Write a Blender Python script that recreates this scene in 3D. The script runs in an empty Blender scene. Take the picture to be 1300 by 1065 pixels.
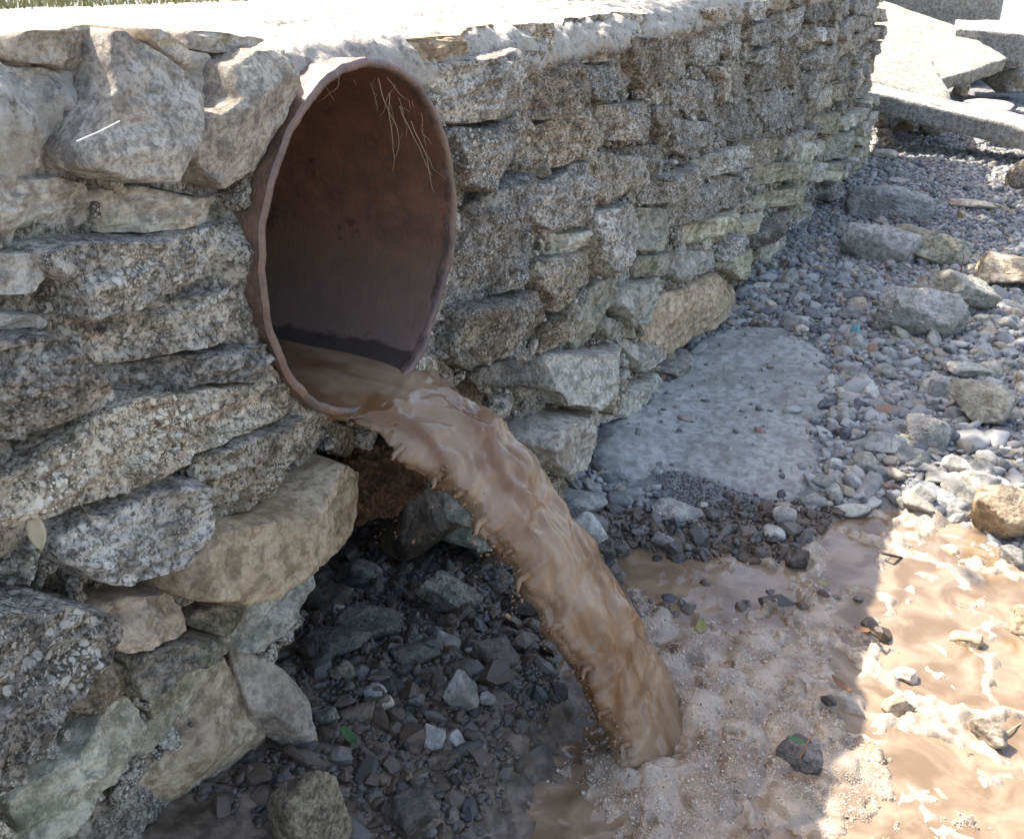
import bpy, math, random
import numpy as np
from mathutils import Vector, Matrix

random.seed(7)
rng = np.random.default_rng(11)
R = math.radians
sc = bpy.context.scene
col = sc.collection

# ------------------------------------------------------------------ camera, sky, sun, exposure
PITCH, AZ = math.atan(550/1300), math.atan(680/(1300/math.cos(math.atan(550/1300))))
CAM = np.array([0.0, -1.0, 1.42])
FW = np.array([math.cos(AZ)*math.cos(PITCH), math.sin(AZ)*math.cos(PITCH), -math.sin(PITCH)])
RT = np.array([math.sin(AZ), -math.cos(AZ), 0.0])
UP = np.cross(RT, FW)
cd = bpy.data.cameras.new('camera'); cam = bpy.data.objects.new('camera', cd); col.objects.link(cam)
cam.matrix_world = Matrix(((RT[0], UP[0], -FW[0], CAM[0]), (RT[1], UP[1], -FW[1], CAM[1]),
                           (RT[2], UP[2], -FW[2], CAM[2]), (0, 0, 0, 1)))
cd.sensor_width = 36; cd.lens = 36; cd.shift_y = -45.5/1300
cd.clip_start = 0.02; cd.clip_end = 1500
sc.camera = cam

SUN_DIR = Vector((0.16, 0.90, 1.27)).normalized()          # towards the sun
elev = math.asin(SUN_DIR.z); rot = math.atan2(SUN_DIR.x, SUN_DIR.y)
w = bpy.data.worlds.new('World'); sc.world = w; w.use_nodes = True
nt = w.node_tree
sky = nt.nodes.new('ShaderNodeTexSky'); sky.sky_type = 'NISHITA'; sky.sun_disc = False
sky.sun_elevation = elev; sky.sun_rotation = rot; sky.air_density = 1.0; sky.dust_density = 3.0; sky.ozone_density = 0.4
bg = nt.nodes['Background']; bg.inputs[1].default_value = 0.15
nt.links.new(sky.outputs[0], bg.inputs[0])
sd = bpy.data.lights.new('sun', 'SUN'); sd.energy = 4.2; sd.angle = R(0.53); sd.color = (1, 0.955, 0.89)
so = bpy.data.objects.new('sun', sd); col.objects.link(so)
so.rotation_euler = SUN_DIR.to_track_quat('Z', 'Y').to_euler(); so.location = (3, 6, 9)
sc.view_settings.view_transform = 'Standard'; sc.view_settings.look = 'None'
sc.view_settings.gamma = 1; sc.view_settings.use_curve_mapping = False
sc.view_settings.exposure = 1.86
sc.cycles.max_bounces = 6; sc.cycles.diffuse_bounces = 4

# ------------------------------------------------------------------ surveying: where a line of sight meets a real plane
def sight(x, y, axis, v):
    """point of the place seen at (x, y) of the 1300 px wide photograph, on the plane axis = v"""
    r = FW*1300 + RT*(x-650) + UP*(487-y)
    t = (v-CAM[axis])/r[axis]
    return CAM + r*t
def on_wall(x, y, Y=0.0): return sight(x, y, 1, Y)
def on_ground(x, y, z=0.0): return sight(x, y, 2, z)
def in_view(P, m=120):
    v = P-CAM; d = v@FW
    ok = d > 0.05; d = np.where(ok, d, 1)
    px = 650+1300*(v@RT)/d; py = 487-1300*(v@UP)/d
    return ok & (px > -m) & (px < 1300+m) & (py > -m) & (py < 1065+m)

# ------------------------------------------------------------------ noise
_P = rng.permutation(4096).astype(np.int64); _PP = np.concatenate([_P, _P])
_G = rng.normal(size=(4096, 3)); _G /= np.linalg.norm(_G, axis=1)[:, None]
def perlin(p):
    i = np.floor(p).astype(np.int64); f = p-i; u = f*f*f*(f*(f*6-15)+10)
    def g(a, b, c):
        h = _PP[(_PP[(_PP[(i[:, 0]+a) & 4095]+i[:, 1]+b) & 4095]+i[:, 2]+c) & 4095]
        gr = _G[h]; d = f-np.array([a, b, c]); return (gr*d).sum(1)
    x0 = g(0,0,0)*(1-u[:,0])+g(1,0,0)*u[:,0]; x1 = g(0,1,0)*(1-u[:,0])+g(1,1,0)*u[:,0]
    x2 = g(0,0,1)*(1-u[:,0])+g(1,0,1)*u[:,0]; x3 = g(0,1,1)*(1-u[:,0])+g(1,1,1)*u[:,0]
    y0 = x0*(1-u[:,1])+x1*u[:,1]; y1 = x2*(1-u[:,1])+x3*u[:,1]
    return (y0*(1-u[:,2])+y1*u[:,2])*1.6
def fbm(p, f, octs=4, gain=0.5, lac=2.03, ridged=False):
    s = np.zeros(len(p)); a = 1.0
    for k in range(octs):
        n = perlin(p*f+17.3*k)
        if ridged: n = 1-2*np.abs(n)-0.4
        s += a*n; a *= gain; f *= lac
    return s
def sstep(a, b, x):
    t = np.clip((x-a)/(b-a), 0, 1); return t*t*(3-2*t)

# ------------------------------------------------------------------ mesh and object helpers
def mesh(name, V, F, smooth=True):
    V = np.asarray(V, np.float32); F = np.asarray(F, np.int32); k = F.shape[1]
    me = bpy.data.meshes.new(name)
    me.vertices.add(len(V)); me.vertices.foreach_set('co', V.ravel())
    me.loops.add(F.size); me.loops.foreach_set('vertex_index', F.ravel())
    me.polygons.add(len(F)); me.polygons.foreach_set('loop_start', np.arange(0, F.size, k, dtype=np.int32))
    me.polygons.foreach_set('use_smooth', np.full(len(F), smooth))
    me.update(calc_edges=True); me.validate()
    return me
def link(name, me, mat, parent=None):
    o = bpy.data.objects.new(name, me); col.objects.link(o)
    if mat is not None and not me.materials: me.materials.append(mat)
    if parent is not None: o.parent = parent
    return o
def tag(o, label=None, cat=None, group=None, kind=None):
    if label: o['label'] = label
    if cat: o['category'] = cat
    if group: o['group'] = group
    if kind: o['kind'] = kind
    return o
def empty(name, loc=(0, 0, 0)):
    o = bpy.data.objects.new(name, None); o.location = loc; o.empty_display_size = 0.1; col.objects.link(o); return o
def centred(V):
    c = np.array([(V[:, 0].min()+V[:, 0].max())/2, (V[:, 1].min()+V[:, 1].max())/2, V[:, 2].min()]); return V-c, c
def grid_faces(n, m, wrap=False):
    i = np.arange(n-1)[:, None]*m; j = np.arange(m if wrap else m-1)[None]; j2 = (j+1) % m
    return np.stack([i+j, i+j2, i+m+j2, i+m+j], -1).reshape(-1, 4)
def uvl(me, name, vals):
    a = me.attributes.new(name, 'FLOAT', 'POINT'); a.data.foreach_set('value', np.asarray(vals, np.float32))

# ------------------------------------------------------------------ materials
class NT:
    def __init__(s, name):
        s.m = bpy.data.materials.new(name); s.m.use_nodes = True; s.t = s.m.node_tree
        s.b = s.t.nodes['Principled BSDF']; s.pos = s.t.nodes.new('ShaderNodeNewGeometry').outputs['Position']
    def n(s, typ, **kw):
        x = s.t.nodes.new(typ)
        for k, v in kw.items(): setattr(x, k, v)
        return x
    def put(s, sock, v):
        if isinstance(v, bpy.types.NodeSocket): s.t.links.new(v, sock)
        elif isinstance(v, (tuple, list)) and len(v) == 3 and len(sock.default_value) == 4: sock.default_value = (*v, 1)
        else: sock.default_value = v
    def noise(s, scale, detail=4, rough=0.55, vec=None, dist=0.0):
        x = s.n('ShaderNodeTexNoise'); s.put(x.inputs['Vector'], vec or s.pos)
        x.inputs['Scale'].default_value = scale; x.inputs['Detail'].default_value = detail
        x.inputs['Roughness'].default_value = rough; x.inputs['Distortion'].default_value = dist
        return x.outputs['Fac']
    def voro(s, scale, feature='F1', vec=None, out='Distance', rand=1.0):
        x = s.n('ShaderNodeTexVoronoi', feature=feature); s.put(x.inputs['Vector'], vec or s.pos)
        x.inputs['Scale'].default_value = scale; x.inputs['Randomness'].default_value = rand
        return x.outputs[out]
    def ramp(s, v, a, b, lo=0.0, hi=1.0):
        x = s.n('ShaderNodeMapRange', interpolation_type='SMOOTHSTEP'); s.put(x.inputs[0], v)
        for k, q in zip((1, 2, 3, 4), (a, b, lo, hi)): x.inputs[k].default_value = q
        return x.outputs[0]
    def math(s, op, a, b=0.0):
        x = s.n('ShaderNodeMath', operation=op); s.put(x.inputs[0], a); s.put(x.inputs[1], b); return x.outputs[0]
    def mix(s, f, a, b, mode='MIX'):
        x = s.n('ShaderNodeMix', data_type='RGBA', blend_type=mode); s.put(x.inputs[0], f)
        s.put(x.inputs[6], a); s.put(x.inputs[7], b); return x.outputs[2]
    def warp(s, amt, scale):
        x = s.n('ShaderNodeTexNoise'); s.t.links.new(s.pos, x.inputs['Vector']); x.inputs['Scale'].default_value = scale
        a = s.n('ShaderNodeVectorMath', operation='SUBTRACT'); s.t.links.new(x.outputs['Color'], a.inputs[0]); a.inputs[1].default_value = (.5,.5,.5)
        b = s.n('ShaderNodeVectorMath', operation='MULTIPLY_ADD'); s.t.links.new(a.outputs[0], b.inputs[0])
        b.inputs[1].default_value = (amt,)*3; s.t.links.new(s.pos, b.inputs[2]); return b.outputs[0]
    def objrand(s): return s.n('ShaderNodeObjectInfo').outputs['Random']
    def attr(s, name): return s.n('ShaderNodeAttribute', attribute_name=name).outputs['Fac']
    def z(s):
        x = s.n('ShaderNodeSeparateXYZ'); s.t.links.new(s.pos, x.inputs[0]); return x.outputs
    def bump(s, h, strength, dist, base=None):
        x = s.n('ShaderNodeBump'); s.put(x.inputs['Height'], h); x.inputs['Strength'].default_value = strength
        x.inputs['Distance'].default_value = dist
        if base is not None: s.t.links.new(base, x.inputs['Normal'])
        return x.outputs[0]
    def done(s, colr=None, rough=0.9, normal=None, spec=0.3):
        if colr is not None: s.put(s.b.inputs['Base Color'], colr)
        s.put(s.b.inputs['Roughness'], rough); s.b.inputs['Specular IOR Level'].default_value = spec
        if normal is not None: s.t.links.new(normal, s.b.inputs['Normal'])
        return s.m

def stone_mat(name, dark, mid, light, lichen=0.5, specks=0.5, green=0.0, scale=1.0, bumpk=1.0, cap=False, warm=True):
    t = NT(name); wv = t.warp(0.02, 18*scale)
    n1 = t.noise(7*scale, 6, .62, wv); n2 = t.noise(34*scale, 6, .7, wv); r = t.objrand()
    c = t.mix(t.ramp(n1, .36, .62), mid, light)
    c = t.mix(t.ramp(n2, .58, .38, 0, .8), c, dark)
    # ochre and green weathering
    c = t.mix(t.ramp(t.noise(11*scale, 5, .6), .56, .74, 0, .36), c, (.20, .145, .08))
    if green: c = t.mix(t.ramp(t.noise(9, 4, .6), .45, .68, 0, green), c, (.125, .135, .065))
    # fine dark specks spread by noise
    c = t.mix(t.ramp(t.noise(120*scale, 5, .75, wv), .55, .40, 0, specks), c, tuple(.45*x for x in dark))
    # lichen: roundish pale rosettes of several sizes
    if lichen:
        for sc_, th, patch in ((70, .30, 8), (150, .33, 13), (300, .36, 21)):
            v = t.voro(sc_*scale, vec=wv); t.put(v.node.inputs['Scale'], t.ramp(t.math('FRACT', t.math('MULTIPLY', r, 3.7)), 0, 1, sc_*scale*.65, sc_*scale*1.5)); spot = t.ramp(v, th+.06, th-.05)
            m = t.math('MULTIPLY', t.math('MULTIPLY', spot, t.ramp(t.noise(patch*scale, 4, .6), .44, .60, 0, lichen)), t.ramp(t.math('FRACT', t.math('MULTIPLY', r, 5.9)), 0, .8, .35, 1.0))
            c = t.mix(m, c, (.54, .495, .42))
    if cap:                                                # the cast cap on top of the wall is paler concrete
        c = t.mix(t.math('MULTIPLY', t.ramp(t.z()[2], 1.16, 1.20, 0, .75), t.ramp(t.noise(24, 6, .7), .30, .52)), c, (.40, .365, .32))
    if warm: c = t.mix(1.0, c, (1.05, .985, .885), 'MULTIPLY')
    hv = t.n('ShaderNodeHueSaturation'); t.put(hv.inputs['Color'], c)
    hv.inputs['Hue'].default_value = .5; t.put(hv.inputs['Value'], t.ramp(r, 0, 1, .95, 1.5)); t.put(hv.inputs['Saturation'], t.ramp(t.math('FRACT', t.math('MULTIPLY', r, 7.3)), 0, 1, .68, 1.02))
    b1 = t.bump(t.noise(45*scale, 8, .72, wv), .75*bumpk, .012)
    b2 = t.bump(t.voro(110*scale, vec=wv), .35*bumpk, .004, b1)
    b3 = t.bump(t.noise(420*scale, 4, .7), .5*bumpk, .0015, b2)
    return t.done(hv.outputs[0], .93, b3, .2)

M = {}
M['lichen'] = stone_mat('lichen limestone', (.085,.065,.045), (.27,.222,.16), (.47,.415,.335), .9, .85)
M['lichen2'] = stone_mat('browner lichen limestone', (.06,.047,.033), (.20,.16,.115), (.37,.315,.245), .7, .9)
M['plaster'] = stone_mat('weathered pale mortar', (.19,.155,.115), (.40,.35,.285), (.52,.475,.41), .3, .4, bumpk=.9)
M['plain'] = stone_mat('bare tan stone', (.15,.11,.072), (.33,.255,.175), (.44,.36,.26), .0, .25, bumpk=.75)
M['grain'] = stone_mat('coarse grained grey stone', (.12,.10,.08), (.26,.215,.165), (.35,.31,.25), .12, .55, bumpk=.8)
M['cream'] = stone_mat('greenish cream limestone', (.12,.11,.075), (.33,.285,.20), (.46,.415,.325), .15, .35, .28, bumpk=.8)
M['shade'] = stone_mat('damp brown stone', (.05,.04,.028), (.15,.12,.085), (.26,.215,.155), .15, .6, .35)  # darker, greener brown stone, mostly low on the wall and in gaps
M['wet'] = stone_mat('wet dark stone', (.022,.018,.014), (.080,.060,.044), (.16,.125,.095), .0, .4, bumpk=.8)
M['wet'].node_tree.nodes['Principled BSDF'].inputs['Roughness'].default_value = .5
M['wet'].node_tree.nodes['Principled BSDF'].inputs['Specular IOR Level'].default_value = .4
M['grey'] = stone_mat('dusty grey river stone', (.13,.13,.125), (.23,.225,.21), (.33,.32,.30), .0, .2, bumpk=.6)
M['palegrey'] = stone_mat('pale limestone boulder', (.17,.155,.125), (.33,.31,.26), (.45,.43,.38), .1, .25, .15, bumpk=.8)
M['rubble'] = stone_mat('joint rubble and mortar', (.06,.05,.036), (.22,.18,.135), (.38,.335,.275), .4, .8, .15, bumpk=1.2, cap=True)
M['path'] = stone_mat('worn dusty concrete path', (.13,.12,.10), (.29,.27,.24), (.42,.39,.35), .0, .6, bumpk=1.2)
M['concrete'] = stone_mat('grey concrete', (.10,.095,.085), (.24,.23,.205), (.33,.32,.29), .0, .6, bumpk=1.0)

def pebble_mat(name, wet):
    t = NT(name); a = t.attr('tint'); b = t.math('FRACT', t.math('MULTIPLY', a, 9.17)); k = .38 if wet else 1.0
    def q(*c): return tuple(k*x for x in c)
    c = t.mix(t.ramp(a, 0, 1), q(.115,.112,.108) if not wet else q(.12,.10,.085), q(.36,.345,.32) if not wet else q(.36,.31,.26))
    c = t.mix(t.ramp(b, .84, .86), c, q(.27,.22,.16)); c = t.mix(t.ramp(b, .982, .985), c, q(.25,.14,.10))
    c = t.mix(t.ramp(b, .10, .08), c, q(.08,.08,.085))
    if wet: c = t.mix(t.ramp(b, .45, .5), c, (.085,.058,.038))
    c = t.mix(t.ramp(t.noise(60, 5, .65), .4, .7, 0, .45), c, q(.40,.37,.33) if not wet else q(.2,.14,.1))
    nb = t.bump(t.noise(220, 5, .7), .5, .003)
    return t.done(c, .42 if wet else .88, nb, .45 if wet else .25)
M['pebble'] = pebble_mat('dusty grey pebbles', False); M['wetpebble'] = pebble_mat('wet dark chippings', True)

def ground_mat():
    t = NT('muddy gravel ground'); wv = t.warp(.02, 20)
    mud, wet, lit = t.attr('crust'), t.attr('wet'), t.noise(30, 7, .68, wv)
    gr = t.mix(t.ramp(t.noise(70, 5, .7), .35, .65), (.085,.08,.072), (.22,.215,.205))
    vc = t.voro(95, out='Color', vec=wv); bw = t.n('ShaderNodeRGBToBW'); t.t.links.new(vc, bw.inputs[0])
    gr = t.mix(.5, gr, t.mix(bw.outputs[0], (.09,.09,.09), (.28,.27,.26)))
    crust = t.mix(t.ramp(lit, .36, .60), (.22,.205,.18), (.38,.36,.325)); crust = t.mix(t.ramp(t.noise(5, 5, .65), .45, .62, 0, .5), crust, (.17,.15,.125))
    crust = t.mix(t.ramp(t.noise(170, 5, .75), .60, .70, 0, .6), crust, (.10,.095,.085))
    mud = t.ramp(t.math('ADD', mud, t.math('MULTIPLY', t.math('SUBTRACT', t.noise(26, 6, .7), .5), .9)), .38, .62)
    c = t.mix(mud, gr, crust)
    wetc = t.mix(t.ramp(t.noise(25, 6, .65), .35, .7), (.06,.042,.028), (.21,.155,.108))
    wetc = t.mix(t.attr('silt'), wetc, t.mix(t.ramp(lit, .35, .65), (.20,.15,.105), (.40,.325,.245)))
    c = t.mix(wet, c, wetc)
    b1 = t.bump(lit, .35, .008); b2 = t.bump(t.noise(160, 6, .75), .5, .004, b1)
    return t.done(c, t.ramp(wet, 0, 1, .92, .42), b2, .35)
M['ground'] = ground_mat()

def water_mat(name, c1, c2, rough, aniso=None):
    t = NT(name); v = t.pos
    if aniso:
        mp = t.n('ShaderNodeMapping'); t.t.links.new(t.pos, mp.inputs[0]); mp.inputs['Scale'].default_value = aniso; v = mp.outputs[0]
    n = t.noise(11, 4, .5, v, .8)
    c = t.mix(t.ramp(n, .35, .68), c1, c2)
    nb = t.bump(t.noise(38, 3, .5, v), .22, .004)
    m = t.done(c, rough, nb, .6); t.b.inputs['IOR'].default_value = 1.33
    t.b.inputs['Subsurface Weight'].default_value = .0
    return m
M['jet'] = water_mat('opaque muddy falling water', (.15,.072,.030), (.27,.178,.108), .09, (1.0, .45, .45))
M['stream'] = water_mat('muddy stream water', (.14,.092,.053), (.25,.18,.118), .07)
def foam_mat():
    t = NT('brown white bubbly foam'); wv = t.warp(.006, 60)
    v = t.voro(230, vec=wv); v2 = t.voro(110, vec=wv)
    c = t.mix(t.ramp(t.noise(12, 6, .65), .36, .62), (.16,.108,.066), (.33,.258,.182))
    c = t.mix(t.ramp(v2, .22, .10, 0, .5), c, (.20,.135,.085))
    b = t.bump(v, .5, .0018); b = t.bump(t.noise(30, 4, .6), .4, .006, b)
    m = t.done(c, .32, b, .5); return m
M['foam'] = foam_mat()

def rust_mat(name, inside):
    t = NT(name); n = t.noise(14, 7, .7); f = t.noise(120, 5, .7)
    c = t.mix(t.ramp(n, .35, .65), (.13,.07,.05), (.22,.105,.065))
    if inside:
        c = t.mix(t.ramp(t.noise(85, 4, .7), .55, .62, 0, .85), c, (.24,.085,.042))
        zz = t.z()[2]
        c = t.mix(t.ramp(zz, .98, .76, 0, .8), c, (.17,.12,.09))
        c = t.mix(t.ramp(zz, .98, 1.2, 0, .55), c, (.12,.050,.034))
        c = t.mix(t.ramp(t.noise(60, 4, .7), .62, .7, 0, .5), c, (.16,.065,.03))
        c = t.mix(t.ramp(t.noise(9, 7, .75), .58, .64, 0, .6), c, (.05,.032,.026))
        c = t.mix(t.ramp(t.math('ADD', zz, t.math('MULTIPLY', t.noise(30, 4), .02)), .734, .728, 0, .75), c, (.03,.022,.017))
    else:
        c = t.mix(t.ramp(n, .38, .6), (.085,.05,.036), (.18,.095,.06))
        c = t.mix(t.ramp(f, .55, .7, 0, .6), c, (.20,.125,.09))
    b1 = t.bump(n, .3, .01); b2 = t.bump(f, .5 if inside else .9, .004, b1)
    return t.done(c, .8 if inside else .42, b2, .12 if inside else .7)
M['rust_in'] = rust_mat('rusty pipe inside', True); M['rust'] = rust_mat('rusty steel rim', False)
def flat_mat(name, c, rough=.8, var=.3, scale=60):
    t = NT(name); k = tuple(x*(1-var) for x in c)
    return t.done(t.mix(t.noise(scale, 4, .6), k, tuple(min(1, x*(1+var)) for x in c)), rough, t.bump(t.noise(scale*4, 3), .3, .002))
M['straw'] = flat_mat('dry straw', (.40,.31,.18)); M['root'] = flat_mat('dry brown root', (.28,.13,.06))
M['leafy'] = flat_mat('yellow green leaf', (.20,.19,.06), .6); M['leafg'] = flat_mat('green leaf', (.05,.10,.035), .5)
M['leafb'] = flat_mat('brown dead leaf', (.16,.075,.035), .6); M['twig'] = flat_mat('dark wet twig', (.06,.04,.028), .6)
M['grass'] = flat_mat('dry grass blades', (.19,.18,.07), .7, .5, 3); M['black'] = flat_mat('wet silt', (.04,.03,.022), .4)
M['teal'] = flat_mat('worn teal glass', (.16,.34,.32), .5); M['rustsoil'] = stone_mat('rust stained sediment', (.035,.018,.01), (.12,.055,.025), (.22,.11,.05), .0, .7, bumpk=1.3)
M['leafcrown'] = flat_mat('tree leaves', (.06,.10,.03), .5); M['bark'] = flat_mat('tree bark', (.10,.08,.06), .9)

# ------------------------------------------------------------------ regions of the stream bed, laid out on the ground plane
GX0, GY0, GS = 0.2, -2.6, 0.01
GN = (1100, 340)
def region(pts, blur=3):
    P = np.array([on_ground(*p)[:2] for p in pts])
    X, Y = np.meshgrid(GX0+np.arange(GN[0])*GS, GY0+np.arange(GN[1])*GS, indexing='ij')
    ins = np.zeros(X.shape, bool); j = len(P)-1
    for i in range(len(P)):
        (xi, yi), (xj, yj) = P[i], P[j]
        c = ((yi > Y) != (yj > Y)) & (X < (xj-xi)*(Y-yi)/(yj-yi+1e-12)+xi); ins ^= c; j = i
    m = ins.astype(float)
    for _ in range(blur):
        m = (m+np.roll(m,2,0)+np.roll(m,-2,0)+np.roll(m,2,1)+np.roll(m,-2,1))/5
    return m
def look(m, x, y):
    fx = np.clip((x-GX0)/GS, 0, GN[0]-1.001); fy = np.clip((y-GY0)/GS, 0, GN[1]-1.001)
    i = fx.astype(int); j = fy.astype(int); a = fx-i; b = fy-j
    v = (m[i,j]*(1-a)+m[i+1,j]*a)*(1-b)+(m[i,j+1]*(1-a)+m[i+1,j+1]*a)*b
    out = (x < GX0) | (x > GX0+GN[0]*GS) | (y < GY0) | (y > GY0+GN[1]*GS)
    return np.where(out, 0, v)
CRUST = region([(745,600),(800,545),(862,470),(905,425),(960,420),(1010,432),(1050,465),(1045,520),(1020,560),(1035,600),(1000,645),(955,632),(850,605),(810,620)], 6)
DARKG = region([(828,612),(860,608),(960,636),(990,655),(960,668),(880,655),(840,640)], 2)
STREAM = region([(770,740),(800,695),(860,702),(915,700),(965,720),(1010,715),(1060,665),(1110,645),(1135,650),(1180,655),(1230,668),(1262,700),(1420,740),(1800,1000),(1800,1500),(1000,1500),(700,1400),(560,1150),(640,975),(700,900),(690,830),(640,770),(670,760),(770,800)], 3)
FOAM = region([(815,800),(850,792),(905,800),(960,785),(1020,800),(1062,850),(1062,920),(1130,960),(1130,1200),(700,1200),(760,985),(862,945),(850,880)], 5)
FOAMLINE = region([(1000,790),(1060,770),(1075,780),(1040,800),(1070,850),(1040,860)], 2)
WETG = region([(270,640),(560,560),(760,650),(840,650),(1010,655),(1085,650),(1105,700),(1000,760),(780,840),(760,1300),(-400,1300),(100,900)], 10)
def terrain(x, y):
    p = np.stack([x, y, x*0], 1)
    wx_, wy_ = fbm(p+7, 5, 4)*.07, fbm(p+11, 5, 4)*.07
    st, cr = look(STREAM, x+wx_, y+wy_), look(CRUST, x+wx_*.6, y+wy_*.6)
    z = fbm(p, 1.1, 3)*.022+fbm(p, 5, 4)*.011*(1-.6*cr)+fbm(p, 22, 4)*.0045*(1-.1*cr)
    z += .012
    z -= st*.040
    z += cr*.011+cr*(1-cr)*fbm(p+2, 16, 4)*.03
    z += .17*(1-sstep(.95, 2.0, x))*sstep(-.62, .0, y)
    z += .06*sstep(1.2, 2.4, x)*(1-sstep(2.6, 3.4, x))*sstep(-.28, .05, y)*(1-st)
    fl = look(STREAM, x, y)*sstep(-.62,-.72, y)          # mud bars on the open side of the stream
    z += fl*np.clip(fbm(p+3.1, 5.5, 5, .6, ridged=True)+.12, 0, 1)*.034
    z += .0*x
    far = sstep(12, 40, x)+sstep(4, 30, np.abs(y)); z += .15*np.clip(far, 0, 1)*fbm(p, .2, 2)
    return z
WATER_Z = -.006

# ------------------------------------------------------------------ ground sheet
def spaced(a, b, f):
    r = [a]
    while r[-1] < b: r.append(r[-1]+f(r[-1]))
    return np.array(r)
xs = np.concatenate([-spaced(.3, 200, lambda v: .05+v*.35)[::-1][:-1]*1.0, spaced(.1, 220, lambda v: .0065 if v < 2.2 else (v*.0038 if v < 11 else .06*(v-10.3)))])
xs = np.unique(xs)
yp = spaced(.5, 200, lambda v: .02+abs(v-.45)*.4); yn = -spaced(1.75, 200, lambda v: .008+abs(v-1.7)*.4)[::-1]
ys = np.concatenate([yn, np.arange(-1.74, .5, .0075), yp])
X, Y = np.meshgrid(xs, ys, indexing='ij'); X = X.ravel(); Y = Y.ravel()
V = np.stack([X, Y, terrain(X, Y)], 1)
me = mesh('ground', V, grid_faces(len(xs), len(ys)))
uvl(me, 'crust', np.clip(look(CRUST, X, Y)*1.3, 0, 1)*(1-look(DARKG, X, Y)))
uvl(me, 'silt', np.clip(look(STREAM, X, Y)*1.5, 0, 1)*sstep(-.6, -.72, Y))
uvl(me, 'wet', np.clip(np.maximum(look(STREAM, X, Y)*1.6, look(WETG, X, Y)*1.1), 0, 1))
tag(link('ground', me, M['ground']), kind='structure')

# stream water
wx = spaced(.7, 4.2, lambda v: .008); wy = np.arange(-2.6, .2, .01)
X, Y = np.meshgrid(wx, wy, indexing='ij'); X = X.ravel(); Y = Y.ravel(); P = np.stack([X, Y, X*0], 1)
d = np.hypot(X-1.53, Y+.56)
z = WATER_Z-.2*(1-sstep(.0, .03, sum(look(STREAM, X+a, Y+b) for a, b in ((0,0),(.12,0),(-.12,0),(0,.12),(0,-.12)))))+fbm(P, 9, 3)*.0022+fbm(P, 35, 2)*.0006+np.exp(-d/.18)*fbm(P, 28, 3)*.022
F = grid_faces(len(wx), len(wy)); keep = (z-terrain(X, Y))[F].max(1) > -.01
tag(link('stream_water', mesh('stream_water', np.stack([X, Y, z], 1), F[keep]), M['stream']), kind='structure')

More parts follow.
